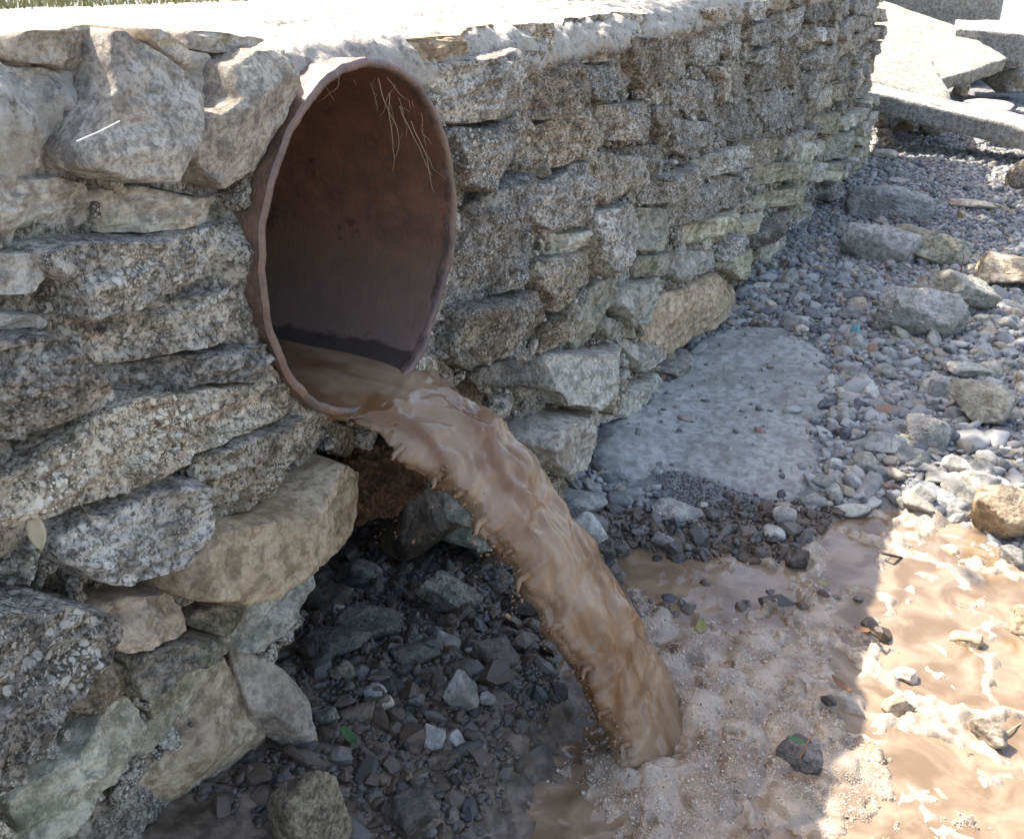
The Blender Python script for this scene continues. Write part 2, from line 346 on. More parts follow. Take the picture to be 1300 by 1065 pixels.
# ------------------------------------------------------------------ stone masonry
wall = empty('stone_wall', (4, .2, 0))
tag(wall, 'long dry grey limestone retaining wall with the rusty pipe through it', 'wall')
PCX, PCZ, PR = 1.414, .9655, .296
def wlink(name, V, F, mat, smooth=True, parent=wall):
    V, c = centred(np.asarray(V)); o = link(name, mesh(name, V, F, smooth), mat, parent)
    o.location = Vector(c)-(parent.location if parent else Vector()); return o
def stone(P, D=.06, mat='lichen', back=.12, tilt=0.0, round_=.17, rough=1.15, facet=.75, name='stone', y0=.028, nres=None):
    """P: outline on the wall face (x, z). One quarried stone with a broken, weathered face."""
    P = np.array(P); lo, hi = P.min(0), P.max(0); c = (lo+hi)/2; h = (hi-lo)/2+1e-6
    Q = (P-c)/h
    dist = math.hypot(c[0], 1.0)
    size = 1300*max(h)/max(dist, .8)                       # rough pixels across / 2
    na = int(np.clip(size*1.1, 20, 130)) if nres is None else nres; nr = int(np.clip(size*.42, 6, 44))
    th = np.linspace(0, 2*np.pi, na, endpoint=False); D2 = np.stack([np.cos(th), np.sin(th)], 1)
    r = np.zeros(na)
    for i in range(len(Q)):
        a, b = Q[i], Q[(i+1) % len(Q)]; e = b-a
        den = D2[:, 0]*e[1]-D2[:, 1]*e[0]; den = np.where(np.abs(den) < 1e-9, 1e-9, den)
        t = (a[0]*e[1]-a[1]*e[0])/den; s = (a[0]*D2[:, 1]-a[1]*D2[:, 0])/den
        ok = (t > 0) & (s >= -.001) & (s <= 1.001); r = np.where(ok, np.maximum(r, t), r)
    r = np.where(r < .05, .3, r)
    for _ in range(2): r = (np.roll(r, 1)+2*r+np.roll(r, -1))/4
    seed = rng.random(3)*50
    ring = np.concatenate([np.linspace(0, .72, nr-nr//2, endpoint=False), 1-.28*(np.linspace(1, 0, nr//2+1))**1.4])
    S, TH = np.meshgrid(ring, np.arange(na), indexing='ij')
    U = S*r[None]*D2[:, 0][None]*h[0]; W = S*r[None]*D2[:, 1][None]*h[1]
    U, W, S = U.ravel(), W.ravel(), S.ravel(); P3 = np.stack([U+c[0], W*0, W+c[1]], 1)+seed
    # outline wobble
    wob = 1+S*fbm(P3, 9, 4, .6)*.09
    U *= wob; W *= wob
    rr = round_*min(h)
    dist_e = (1-S)*np.sqrt((r[None]*D2[:, 0][None]*h[0])**2+(r[None]*D2[:, 1][None]*h[1])**2).repeat(len(ring), 0).ravel()
    e = np.clip(dist_e/max(rr, .004), 0, 1); prof = np.sqrt(np.clip(1-(1-e)**2.2, 0, 1))
    hgt = D*prof
    k = random.Random(int(seed[0]*1e4))
    for _ in range(4):                                     # broken facets
        ang = k.uniform(0, 6.28); sl = k.uniform(.15, .6)*facet
        pl = D*k.uniform(.75, 1.15)-sl*(U*math.cos(ang)+W*math.sin(ang))
        hgt = np.minimum(hgt, np.maximum(pl, D*.12))
    hgt += tilt*W/h[1]*D
    hgt += rough*(fbm(P3, 7, 3)*.014+fbm(P3*[.6, 1, 2.4], 11, 4, .55, ridged=True)*.0055+fbm(P3, 24, 3, .55, ridged=True)*.0035+fbm(P3, 75, 3)*.0017)*np.clip(D/.05, .4, 1.3)*(.25+.75*prof)
    V = np.stack([c[0]+U, y0-hgt, c[1]+W], 1)
    def clear(V):
        rad = np.hypot(V[:, 0]-PCX, V[:, 2]-PCZ); k_ = np.where(rad < PR+.005, (PR+.005)/np.maximum(rad, .05), 1.0)
        V[:, 0] = PCX+(V[:, 0]-PCX)*k_; V[:, 2] = PCZ+(V[:, 2]-PCZ)*k_; return V
    V = clear(V); nR = len(ring); last = V[-na:]
    for bk, shr in ((.35, 1.0), (1.0, .9)):                # sides running back into the wall
        L = last.copy(); L[:, 0] = c[0]+(L[:, 0]-c[0])*shr; L[:, 2] = c[1]+(L[:, 2]-c[1])*shr; L[:, 1] = y0+back*bk; L = clear(L)
        V = np.concatenate([V, L])
    F = grid_faces(nR+2, na, True)
    return wlink(name, V, F[:, ::-1], M[mat])

def px(*pts): return pts
#  (outline on the photograph, protrusion, material, options)
TR = [
 # left of the pipe, upper
 (px((0,38),(60,33),(112,32),(115,60),(95,80),(75,90),(40,82),(0,78)), .05,'plaster',{}),
 (px((-60,82),(0,82),(40,84),(75,95),(85,125),(80,150),(70,175),(62,205),(40,218),(0,220),(-60,222)), .045,'plaster',{}),
 (px((118,34),(135,32),(185,62),(240,110),(235,140),(205,190),(180,232),(120,228),(70,210),(65,195),(90,145),(105,110),(108,70)), .13,'grain',dict(facet=1.0,rough=.55)),
 (px((322,57),(355,93),(360,131),(341,170),(305,215),(277,242),(242,225),(218,189),(239,145),(263,121),(266,80),(298,59)), .12,'grain',dict(facet=.8,rough=.45)),
 (px((150,33),(187,34),(228,66),(220,88),(185,62)), .06,'plaster',{}),
 (px((230,62),(256,66),(260,112),(246,122),(226,92)), .04,'rubble',{}),
 (px((240,38),(290,44),(330,50),(318,58),(262,68),(240,60)), .05,'plaster',{}),
 (px((-60,226),(60,222),(100,235),(118,250),(110,285),(60,298),(30,312),(-60,318)), .05,'plaster',{}),
 (px((120,236),(180,236),(215,246),(270,252),(302,246),(306,262),(250,285),(190,292),(130,296),(112,270)), .055,'plaster',dict(rough=1.5)),
 (px((190,200),(213,196),(240,228),(276,246),(262,254),(225,248),(190,238)), .04,'rubble',{}),
 (px((308,215),(322,235),(318,262),(300,275),(282,262),(290,240)), .06,'lichen2',{}),
 (px((35,312),(90,302),(150,300),(200,292),(260,286),(300,276),(314,292),(308,325),(290,345),(240,368),(200,378),(130,395),(85,404),(72,385),(62,352),(40,340)), .085,'lichen',dict(rough=1.2)),
 (px((-60,322),(25,316),(34,345),(22,372),(-60,378)), .05,'plaster',{}),
 (px((92,410),(130,402),(200,388),(245,373),(300,350),(332,352),(338,380),(325,405),(280,430),(230,445),(165,460),(130,462),(100,450)), .07,'lichen',dict(rough=1.2)),
 (px((50,400),(85,388),(92,412),(100,450),(128,470),(110,480),(80,465),(55,430)), .05,'lichen2',{}),
 (px((-60,392),(40,396),(50,410),(38,420),(-60,432)), .05,'plaster',{}),
 (px((-80,440),(0,425),(48,415),(62,435),(110,490),(92,515),(60,530),(0,560),(-80,600)), .12,'lichen2',dict(facet=.9)),
 (px((115,472),(165,464),(230,450),(282,434),(330,420),(349,440),(352,470),(320,478),(250,488),(180,500),(150,497),(122,500)), .07,'lichen',dict(rough=1.4)),
 (px((-80,640),(0,590),(30,560),(100,520),(150,502),(250,492),(330,480),(356,482),(361,505),(345,528),(290,543),(230,568),(180,600),(100,625),(0,660),(-80,700)), .095,'lichen',dict(rough=1.3,tilt=.1)),
 (px((236,575),(290,548),(350,530),(386,520),(406,545),(412,570),(390,600),(350,620),(300,640),(240,655),(228,630)), .10,'lichen',dict(rough=1.2)),
 (px((62,678),(110,650),(150,628),(200,607),(232,608),(236,650),(225,690),(200,715),(140,738),(100,730),(66,704)), .11,'lichen',dict(rough=1.2)),
 (px((-80,705),(0,672),(50,652),(80,650),(60,680),(30,690),(0,708),(-80,730)), .03,'plaster',{}),
 (px((205,702),(232,662),(300,645),(390,605),(415,576),(440,588),(452,600),(449,640),(430,685),(380,712),(320,740),(250,768),(214,755)), .155,'plain',dict(rough=.7,round_=.45,facet=.7)),
 (px((-80,772),(0,762),(50,755),(108,765),(118,790),(100,830),(60,870),(20,905),(0,925),(-80,980)), .16,'lichen2',dict(rough=1.2)),
 (px((112,772),(150,752),(203,742),(214,770),(218,790),(160,818),(135,825),(112,800)), .09,'plain',{}),
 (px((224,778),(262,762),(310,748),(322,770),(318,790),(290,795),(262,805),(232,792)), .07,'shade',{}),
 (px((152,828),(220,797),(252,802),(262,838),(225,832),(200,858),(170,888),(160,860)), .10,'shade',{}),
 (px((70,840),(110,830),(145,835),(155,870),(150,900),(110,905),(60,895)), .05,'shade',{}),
 (px((385,505),(410,525),(440,545),(447,580),(420,575),(408,545)), .04,'rubble',{}),
 # right of the pipe
 (px((480,62),(500,52),(560,46),(630,32),(645,50),(600,68),(530,82),(482,76)), .06,'plain',{}),
 (px((652,32),(700,28),(716,45),(700,58),(652,64)), .05,'lichen',{}),
 (px((532,86),(600,70),(640,62),(650,90),(650,130),(636,150),(600,155),(572,156),(552,140),(545,112)), .095,'lichen',dict(rough=1.1)),
 (px((652,108),(690,89),(725,76),(733,110),(718,143),(680,152),(652,145)), .07,'lichen2',{}),
 (px((647,64),(700,65),(724,72),(690,88),(651,100)), .05,'lichen2',{}),
 (px((562,160),(600,160),(655,152),(662,175),(650,200),(620,220),(610,245),(577,235),(568,190)), .08,'lichen2',{}),
 (px((670,170),(730,121),(768,142),(757,183),(692,218),(664,207)), .09,'lichen',{}),
 (px((730,83),(799,81),(806,107),(778,125),(750,131),(731,107)), .06,'lichen2',{}),
 (px((726,50),(790,44),(790,78),(730,80)), .05,'lichen',{}),
 (px((788,46),(872,52),(878,95),(837,106),(809,113),(793,80)), .06,'lichen2',{}),
 (px((722,26),(800,16),(870,22),(868,46),(790,42),(724,46)), .06,'lichen',{}),
 (px((854,102),(904,102),(906,125),(892,142),(858,138)), .07,'lichen2',{}),
 (px((896,84),(941,87),(943,114),(913,132),(909,100)), .06,'lichen',{}),
 (px((945,83),(979,76),(982,111),(948,120)), .06,'lichen2',{}),
 (px((984,69),(1013,66),(1017,110),(986,110)), .06,'lichen2',{}),
 (px((761,133),(821,128),(824,163),(795,180),(764,178)), .08,'lichen2',{}),
 (px((825,138),(851,132),(849,166),(829,174)), .07,'lichen2',{}),
 (px((853,150),(899,156),(903,180),(872,205),(856,192)), .08,'lichen2',{}),
 (px((911,135),(965,128),(966,166),(927,180),(912,172)), .08,'lichen2',{}),
 (px((968,118),(1003,114),(1004,158),(969,168)), .07,'lichen2',{}),
 (px((790,190),(852,180),(853,206),(830,220),(814,220)), .07,'lichen2',{}),
 (px((783,197),(808,198),(810,234),(787,242)), .07,'lichen',{}),
 (px((882,204),(933,184),(936,211),(890,228)), .09,'lichen',{}),
 (px((939,180),(992,173),(993,197),(945,214)), .08,'lichen',{}),
 (px((801,228),(837,225),(876,208),(879,232),(844,258),(803,260)), .09,'lichen2',{}),
 (px((852,249),(899,232),(909,268),(859,288)), .09,'lichen2',{}),
 (px((904,225),(933,221),(942,254),(913,266)), .08,'lichen2',{}),
 (px((803,266),(856,261),(857,292),(830,320),(807,316)), .08,'cream',{}),
 (px((739,188),(777,194),(782,238),(757,262),(738,225)), .08,'lichen',{}),
 (px((668,242),(732,203),(748,262),(739,284),(685,292),(668,276)), .09,'lichen2',{}),
 (px((749,270),(788,254),(803,278),(800,328),(757,348),(747,312)), .11,'lichen',{}),
 (px((958,210),(1017,205),(1017,217),(962,240)), .11,'cream',{}),
 (px((946,263),(1034,223),(1037,248),(962,272)), .15,'cream',{}),
 (px((862,292),(940,262),(948,275),(880,310)), .12,'cream',{}),
 (px((590,258),(612,242),(663,218),(670,240),(664,280),(688,297),(680,348),(640,370),(602,384),(577,388),(574,300)), .085,'lichen2',dict(rough=1.2)),
 (px((577,390),(640,376),(678,370),(691,412),(643,448),(582,470),(570,440),(574,414)), .10,'lichen2',{}),
 (px((679,332),(733,316),(752,350),(716,382),(693,398),(680,366)), .09,'lichen',{}),
 (px((692,300),(742,290),(744,310),(700,326)), .06,'cream',{}),
 (px((702,452),(799,438),(802,453),(730,516),(706,510)), .15,'cream',dict(rough=.7)),
 (px((782,362),(836,352),(841,382),(816,413),(786,410),(776,386)), .10,'cream',{}),
 (px((724,400),(754,354),(776,353),(779,383),(757,396),(747,433),(727,447)), .07,'cream',{}),
 (px((756,400),(784,408),(786,427),(758,427)), .07,'cream',{}),
 (px((848,376),(909,346),(931,366),(926,389),(846,450),(824,437),(821,404)), .11,'plain',dict(rough=.9)),
 (px((790,430),(838,440),(840,456),(805,474),(800,455)), .07,'cream',{}),
 (px((921,321),(960,316),(962,335),(934,356),(911,341)), .09,'cream',{}),
 (px((862,318),(915,318),(905,342),(858,360),(845,350)), .07,'cream',{}),
 (px((806,325),(855,320),(842,350),(806,352)), .07,'cream',{}),
 (px((966,300),(1000,280),(1005,310),(968,335)), .09,'cream',{}),
 (px((1006,270),(1035,255),(1036,285),(1008,300)), .09,'cream',{}),
 (px((764,521),(800,495),(837,474),(843,483),(799,519),(768,540)), .14,'cream',{}),
 (px((842,470),(871,443),(875,450),(847,480)), .12,'cream',{}),
 (px((661,560),(674,541),(700,528),(762,512),(767,542),(735,572),(712,592),(680,601)), .14,'plain',dict(rough=.9)),
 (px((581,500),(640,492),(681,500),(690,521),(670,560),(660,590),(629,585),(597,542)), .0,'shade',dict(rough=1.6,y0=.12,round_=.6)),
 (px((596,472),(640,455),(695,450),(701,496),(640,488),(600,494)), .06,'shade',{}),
 (px((532,465),(560,440),(572,470),(574,510),(555,500),(535,480)), .05,'lichen2',{}),
 (px((1035,150),(1070,140),(1069,170),(1038,170)), .12,'cream',{}),
 (px((1040,180),(1085,165),(1088,195),(1045,205)), .14,'cream',{}),
]
# coverage map of the face so that the courses between the traced stones can be filled
CS = .008; CN = (int(7.9/CS), int(1.34/CS)); COV = np.zeros(CN, bool)
CXg, CZg = np.meshgrid(.3+np.arange(CN[0])*CS, np.arange(CN[1])*CS, indexing='ij')
COV[(CXg-PCX)**2+(CZg-PCZ)**2 < (PR+.012)**2] = True
COV[(CXg > 1.2) & (CXg < 1.9) & (CZg < .55)] = True
COV[(CXg < 1.2) & (CZg < .30)] = True
def inside(P, X, Y):
    ins = np.zeros(X.shape, bool); j = len(P)-1
    for i in range(len(P)):
        (xi, yi), (xj, yj) = P[i], P[j]
        ins ^= ((yi > Y) != (yj > Y)) & (X < (xj-xi)*(Y-yi)/(yj-yi+1e-12)+xi); j = i
    return ins
def cover(P, commit=True):
    P = np.array(P); i0, j0 = np.maximum(((P.min(0)-[.3, 0])/CS).astype(int)-1, 0); i1, j1 = ((P.max(0)-[.3, 0])/CS).astype(int)+2
    if i1 <= i0 or j1 <= j0: return 0
    s = np.s_[i0:i1, j0:j1]; ins = inside(P, CXg[s], CZg[s])
    if ins.sum() == 0: return 1
    f = COV[s][ins].mean()
    if commit: COV[s] |= ins
    return f
nst = 0
for pts, D, mt, kw in TR:
    pts = [(x+(14 if 285 < x < 362 and 130 < y < 500 else 0)*min(1, (x-285)/20), y) for x, y in pts]
    P = np.array([on_wall(x, y, .02-D*.35)[[0, 2]]+[0, CAM[2]*0] for x, y in pts])
    c = P.mean(0); P = c+(P-c)*1.015
    cover(P); stone(P, D, mt, **kw); nst += 1
def blockish(cx, cz, w_, h_, slant=0):
    k = 9; a = np.linspace(0, 2*np.pi, k, endpoint=False)+rng.uniform(-.2, .2, k)
    sx = np.sign(np.cos(a))*np.abs(np.cos(a))**.55; sz = np.sign(np.sin(a))*np.abs(np.sin(a))**.55
    r = rng.uniform(.86, 1.02, k)
    return np.stack([cx+w_/2*sx*r, cz+h_/2*sz*r+slant*sx*w_/2], 1)
z = .02
while z < 1.24:                                            # regular courses
    hh = rng.uniform(.085, .135) if z < .5 else rng.uniform(.095, .15)
    x = .3+rng.uniform(0, .1)
    while x < 8.05:
        ww = rng.uniform(.13, .30) if x < 3.5 else rng.uniform(.16, .42)
        h2 = hh*rng.uniform(.72, 1.12)*(1.5 if rng.random() < .12 else 1); P = blockish(x+ww/2, z+hh/2+rng.normal(0, .010), ww-.006, h2-.004, rng.uniform(-.12, .12)); P[:, 1] = np.clip(P[:, 1], 0, 1.245); P[:, 0] = np.minimum(P[:, 0], 8.1)
        if x > 3.4 or True:
            if cover(P, False) < .24:
                cover(P); low = z < .42
                stone(P, rng.uniform(.05, .10)+(.05 if low and x > 2.5 else 0), 'cream' if low and rng.random() < .8 else ('lichen2' if rng.random() < .7 else 'lichen')); nst += 1
        x += ww
    z += hh
for wmin, wmax, tries in ((.09, .15, 900), (.05, .085, 1800)):   # pinning stones between the larger ones
    for _ in range(tries):
        x = .3+(rng.random()**1.6)*5.2; zc = rng.uniform(.03, 1.22); ww = rng.uniform(wmin, wmax); P = blockish(x, zc, ww, ww*rng.uniform(.4, .75), rng.uniform(-.1, .25))
        if nst < 292 and cover(P, False) < .12:
            cover(P); stone(P, rng.uniform(.02, .05), ('cream' if zc < .45 else random.choice(['rubble', 'lichen2', 'lichen'])), back=.05); nst += 1
print('wall stones', nst)
RP = []
while len(RP) < 4200:
    x, zc = .3+rng.random()**1.7*6.5, rng.uniform(.02, 1.2); i, j = int((x-.3)/CS), int(zc/CS)
    if (x-PCX)**2+(zc-PCZ)**2 < (PR+.02)**2: continue
    if not COV[i, j]: RP.append((x, .012+rng.uniform(-.012, .008), zc))
    elif rng.random() < .10 and not ((x-PCX)**2+(zc-PCZ)**2 < .34**2) and not (1.1 < x < 2 and zc < .6): RP.append((x, .014, zc))

def top_z(x): return 1.286+.058*(1-sstep(.55, 1.15, x))+.012*np.sin(x*1.7)
# mortar and hearting behind the stones, and the rough concrete edge on top: one continuous skin
mx = spaced(-.6, 8.12, lambda v: .0075 if v < 2.4 else v*.0036)
prof = [(.30, -.12)]+[(.020, zz) for zz in np.arange(-.06, 1.15, .009)]
for a in np.linspace(0, 1, 10)[1:]: prof.append((.020-.033*a, 1.15+.045*a))
for a in np.linspace(0, math.pi/2, 12)[1:]: prof.append((-.013+.045*(1-math.cos(a)), 1.195+.075*math.sin(a)))
for yy in spaced(.045, .42, lambda v: .009+v*.012): prof.append((yy, 1.270+.012*min(1, yy/.3)))
for yy in (.5, .6, .75, 1.0): prof.append((yy, 1.284))
prof = np.array(prof)
I, J = np.meshgrid(np.arange(len(mx)), np.arange(len(prof)), indexing='ij')
X = mx[I].ravel(); Y = prof[J, 0].ravel().copy(); Z = prof[J, 1].ravel().copy()
P = np.stack([X, Y, Z], 1)
tang = np.gradient(prof, axis=0); nrm = np.stack([-np.abs(tang[:, 1]), tang[:, 0]], 1); nrm /= np.linalg.norm(nrm, axis=1)[:, None]+1e-9
N = nrm[J.ravel()]
top = sstep(1.13, 1.2, Z)
amp = fbm(P, 4, 4)*.022+.008*(X < 1.3)+fbm(P, 22, 4, .6, ridged=True)*.009+fbm(P, 80, 3)*.003
amp += top*(fbm(P, 14, 4, ridged=True)*.012)
amp *= 1-sstep(.28, .5, Y)*.75
amp += (.052*(X < PCX)+.034*(X >= PCX))*np.exp(-((np.hypot(X-PCX, Z-PCZ)-PR-.01)/.045)**2)*sstep(.60, .72, Z)*(1-sstep(1.02, 1.10, Z))*(Y < .1)
# cavity below the pipe, where the footing is washed out
cav = sstep(.62, .50, Z)*sstep(1.12, 1.3, X)*(1-sstep(1.98, 2.2, X))
cav2 = np.exp(-((X-.87)**2+(Z-.93)**2)/.0016*1.0)*.10+np.exp(-((X-.72)**2+(Z-.60)**2)/.003)*.12
Y += -amp*(-N[:, 0])+cav*.34+cav2
Z += amp*N[:, 1]*.6
Z += top*(top_z(X)-1.286)
# saddle over the pipe crown
F = grid_faces(len(mx), len(prof))
cx_, cz_ = X[F].mean(1), Z[F].mean(1); hole = ((cx_-PCX)**2+(cz_-PCZ)**2 < (PR-.006)**2) & (Y[F].mean(1) < .2)
Vm = np.stack([X, Y, Z], 1); rr_ = np.hypot(X-PCX, Z-PCZ); nearp = (rr_ < PR+.01) & (Y < .2)
F = F[~hole]
wlink('mortar', Vm, F[:, ::-1], M['rubble'])
# wall end (far return) and smooth concrete path on top
def box(name, a, b, mat, parent=None, kind=None, seg=1, rough=0.0, xf=None, **kw):
    a = np.array(a, float); b = np.array(b, float)
    n = [max(1, int(s)) for s in (seg if isinstance(seg, tuple) else (seg,)*3)]
    VV, FF = [], []; off = 0
    for ax in range(3):
        u, v = (ax+1) % 3, (ax+2) % 3
        for side in (0, 1):
            g = np.stack(np.meshgrid(np.linspace(0, 1, n[u]+1), np.linspace(0, 1, n[v]+1), indexing='ij'), -1).reshape(-1, 2)
            p = np.zeros((len(g), 3)); p[:, ax] = side; p[:, u] = g[:, 0]; p[:, v] = g[:, 1]
            f = grid_faces(n[u]+1, n[v]+1); f = f if side else f[:, ::-1]
            VV.append(a+p*(b-a)); FF.append(f+off); off += len(p)
    V_ = np.concatenate(VV); F_ = np.concatenate(FF)
    if xf is not None: V_ = xf(V_)
    if rough:
        cen = (V_.min(0)+V_.max(0))/2; dr = V_-cen; dr /= np.linalg.norm(dr, axis=1)[:, None]
        V_ = V_+dr*((fbm(V_, 8, 4)*rough)+fbm(V_, 40, 3)*rough*.3)[:, None]
    if parent is None:
        Vc, c = centred(V_); o = link(name, mesh(name, Vc, F_, False), M[mat]); o.location = c
    else: o = wlink(name, V_, F_, M[mat], False, parent)
    if kind: o['kind'] = kind
    return o
RUB = True
box('wall_core', (-.6, .30, -.2), (1.0, 1.0, 1.2), 'rubble', wall)
box('wall_core', (1.85, .36, -.2), (8.05, 1.0, 1.2), 'rubble', wall, seg=(30, 4, 8), rough=.0)
box('end_face', (8.00, .05, -.1), (8.16, .98, 1.25), 'lichen2', wall, seg=(4, 16, 24), rough=.03)

# concrete path and grassy bank behind the wall top
def sheet(name, x0, x1, y0, y1, zf, mat, nx=60, ny=12, kind='structure'):
    X, Y = np.meshgrid(np.linspace(x0, x1, nx), np.linspace(y0, y1, ny), indexing='ij'); X = X.ravel(); Y = Y.ravel()
    return tag(link(name, mesh(name, np.stack([X, Y, zf(X, Y)], 1), grid_faces(nx, ny)), M[mat]), kind=kind)
sheet('path', -4, 8.2, .30, 1.25, lambda X, Y: top_z(X)+.004*sstep(.3, .36, Y)-.012*(1-sstep(.30, .33, Y))+fbm(np.stack([X, Y, X*0], 1), 9, 4)*.006*(1-.6*sstep(.3, .8, Y)), 'path', 300, 40)
sheet('bank', -20, 60, 1.25, 40, lambda X, Y: 1.27+fbm(np.stack([X, Y, X*0], 1), 1.5, 3)*.03+.0*(Y-1.2), 'ground', 160, 90)
sheet('bank_slope', 8.2, 60, .9, 1.26, lambda X, Y: sstep(.9, 1.2, Y)*1.25-.05, 'ground', 60, 14)
gp = np.stack([rng.uniform(-.5, 9, 16000), 1.18+rng.exponential(.45, 16000), np.zeros(16000)], 1); gp = gp[in_view(gp+[0,0,1.3], 60)]
a = rng.uniform(0, 6.28, len(gp)); hh = rng.uniform(.03, .10, len(gp)); ln = rng.uniform(-.05, .05, (len(gp), 2)); wd = .004
b0 = gp+np.stack([np.cos(a)*wd, np.sin(a)*wd, 0*a+1.25], 1); b1 = gp-np.stack([np.cos(a)*wd, np.sin(a)*wd, 0*a-1.25], 1)
b2 = gp+np.stack([ln[:, 0], ln[:, 1], hh+1.25], 1)
n = len(gp); V = np.concatenate([b0, b1, b2]); F = np.stack([np.arange(n), np.arange(n)+n, np.arange(n)+2*n], 1)
tag(link('grass', mesh('grass', V, F), M['grass']), 'dry green grass growing along the path behind the wall top', 'grass', kind='stuff')

# ------------------------------------------------------------------ rusty pipe
pipe = empty('drain_pipe', (PCX, -.05, PCZ-PR)); tag(pipe, 'large round rusty steel outfall pipe set through the stone wall', 'pipe')
na = 180; th = np.linspace(0, 2*np.pi, na, endpoint=False)
edge = -.056+.004*np.array(fbm(np.stack([np.cos(th)*2, np.sin(th)*2, th*0], 1), 2.2, 4))
edge += sstep(.94, 1.0, np.cos(th-R(-38)))*.010
def ring_at(y, r, rn=.0):
    rad = r+rn*fbm(np.stack([np.cos(th)*3, np.sin(th)*3, np.full(na, 5*np.mean(y))], 1), 3, 4)
    return np.stack([PCX+rad*np.cos(th), np.broadcast_to(y, (na,)), PCZ+rad*np.sin(th)], 1)
outer = [ring_at(edge+d, PR, .0035) for d in np.concatenate([[0, .004], np.linspace(.012, .25, 24), [.6, 1.8]])][::-1]
inner = [ring_at(edge+d, PR-.0125, .0045 if d < .03 else .001) for d in np.concatenate([[0, .004], np.linspace(.012, .25, 24), np.linspace(.3, 1.8, 20)])]
def tube(rings, name, mat):
    V = np.concatenate(rings); F = grid_faces(len(rings), na, True); return wlink(name, V, F, M[mat], True, pipe)
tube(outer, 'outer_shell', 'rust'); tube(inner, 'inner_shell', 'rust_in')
rim = [ring_at(edge-.001, PR+.0015, .002), ring_at(edge-.004, PR-.002, .002), ring_at(edge-.0045, PR-.007, .003), ring_at(edge-.003, PR-.012, .003), ring_at(edge+.004, PR-.014, .003), ring_at(edge+.014, PR-.0128, .0)]
tube(rim, 'rim', 'rust')
tube([ring_at(1.8, PR, 0), ring_at(1.8, .01, 0)], 'dark_end', 'rustsoil')

def tubes(segs, r, k=5):
    VV, FF = [], []; off = 0
    for pts, r0, r1 in segs:
        pts = np.array(pts); n = len(pts); tg = np.gradient(pts, axis=0); tg /= np.linalg.norm(tg, axis=1)[:, None]+1e-9
        s = np.cross(tg, [0.3, .2, .93]); s /= np.linalg.norm(s, axis=1)[:, None]+1e-9; u = np.cross(tg, s)
        rr = np.linspace(r0, r1, n)[:, None, None]; an = np.linspace(0, 2*np.pi, k, endpoint=False)[None, :, None]
        ring = pts[:, None]+rr*(np.cos(an)*s[:, None]+np.sin(an)*u[:, None]); VV.append(ring.reshape(-1, 3)); FF.append(grid_faces(n, k, True)+off); off += n*k
    return np.concatenate(VV), np.concatenate(FF)
def wander(p0, d, L, n=14, j=.35, sag=0):
    p = np.array(p0, float); d = np.array(d, float); d /= np.linalg.norm(d); out = [p.copy()]
    for i in range(n):
        d = d+rng.normal(size=3)*j*.4+[0, 0, -sag]; d /= np.linalg.norm(d); p = p+d*L/n; out.append(p.copy())
    return out
# fine dry roots hanging from the crown of the pipe mouth
segs = []
for k in range(24):
    ph = R(rng.uniform(22, 105)); y = -.045+rng.uniform(0, .10); p = (PCX+(PR-.016)*math.cos(ph), y, PCZ+(PR-.016)*math.sin(ph))
    segs.append((wander(p, (rng.uniform(-.5, .9), rng.uniform(-.15, .3), rng.uniform(-1, .1)), rng.uniform(.015, .08), 12, .6, .03), .00055, .00025))
for k in range(4):
    p = on_wall(480+k*14, 100+k*18, -.03); segs.append((wander(p, (.5, .05, -.75), .16, 16, .22, .0), .0007, .0003))
V, F = tubes(segs, 0); V, c = centred(V); o = link('dry_roots', mesh('dry_roots', V, F), M['straw']); o.location = c
tag(o, 'fine dry straw coloured roots hanging inside the top of the pipe mouth', 'roots', kind='stuff')

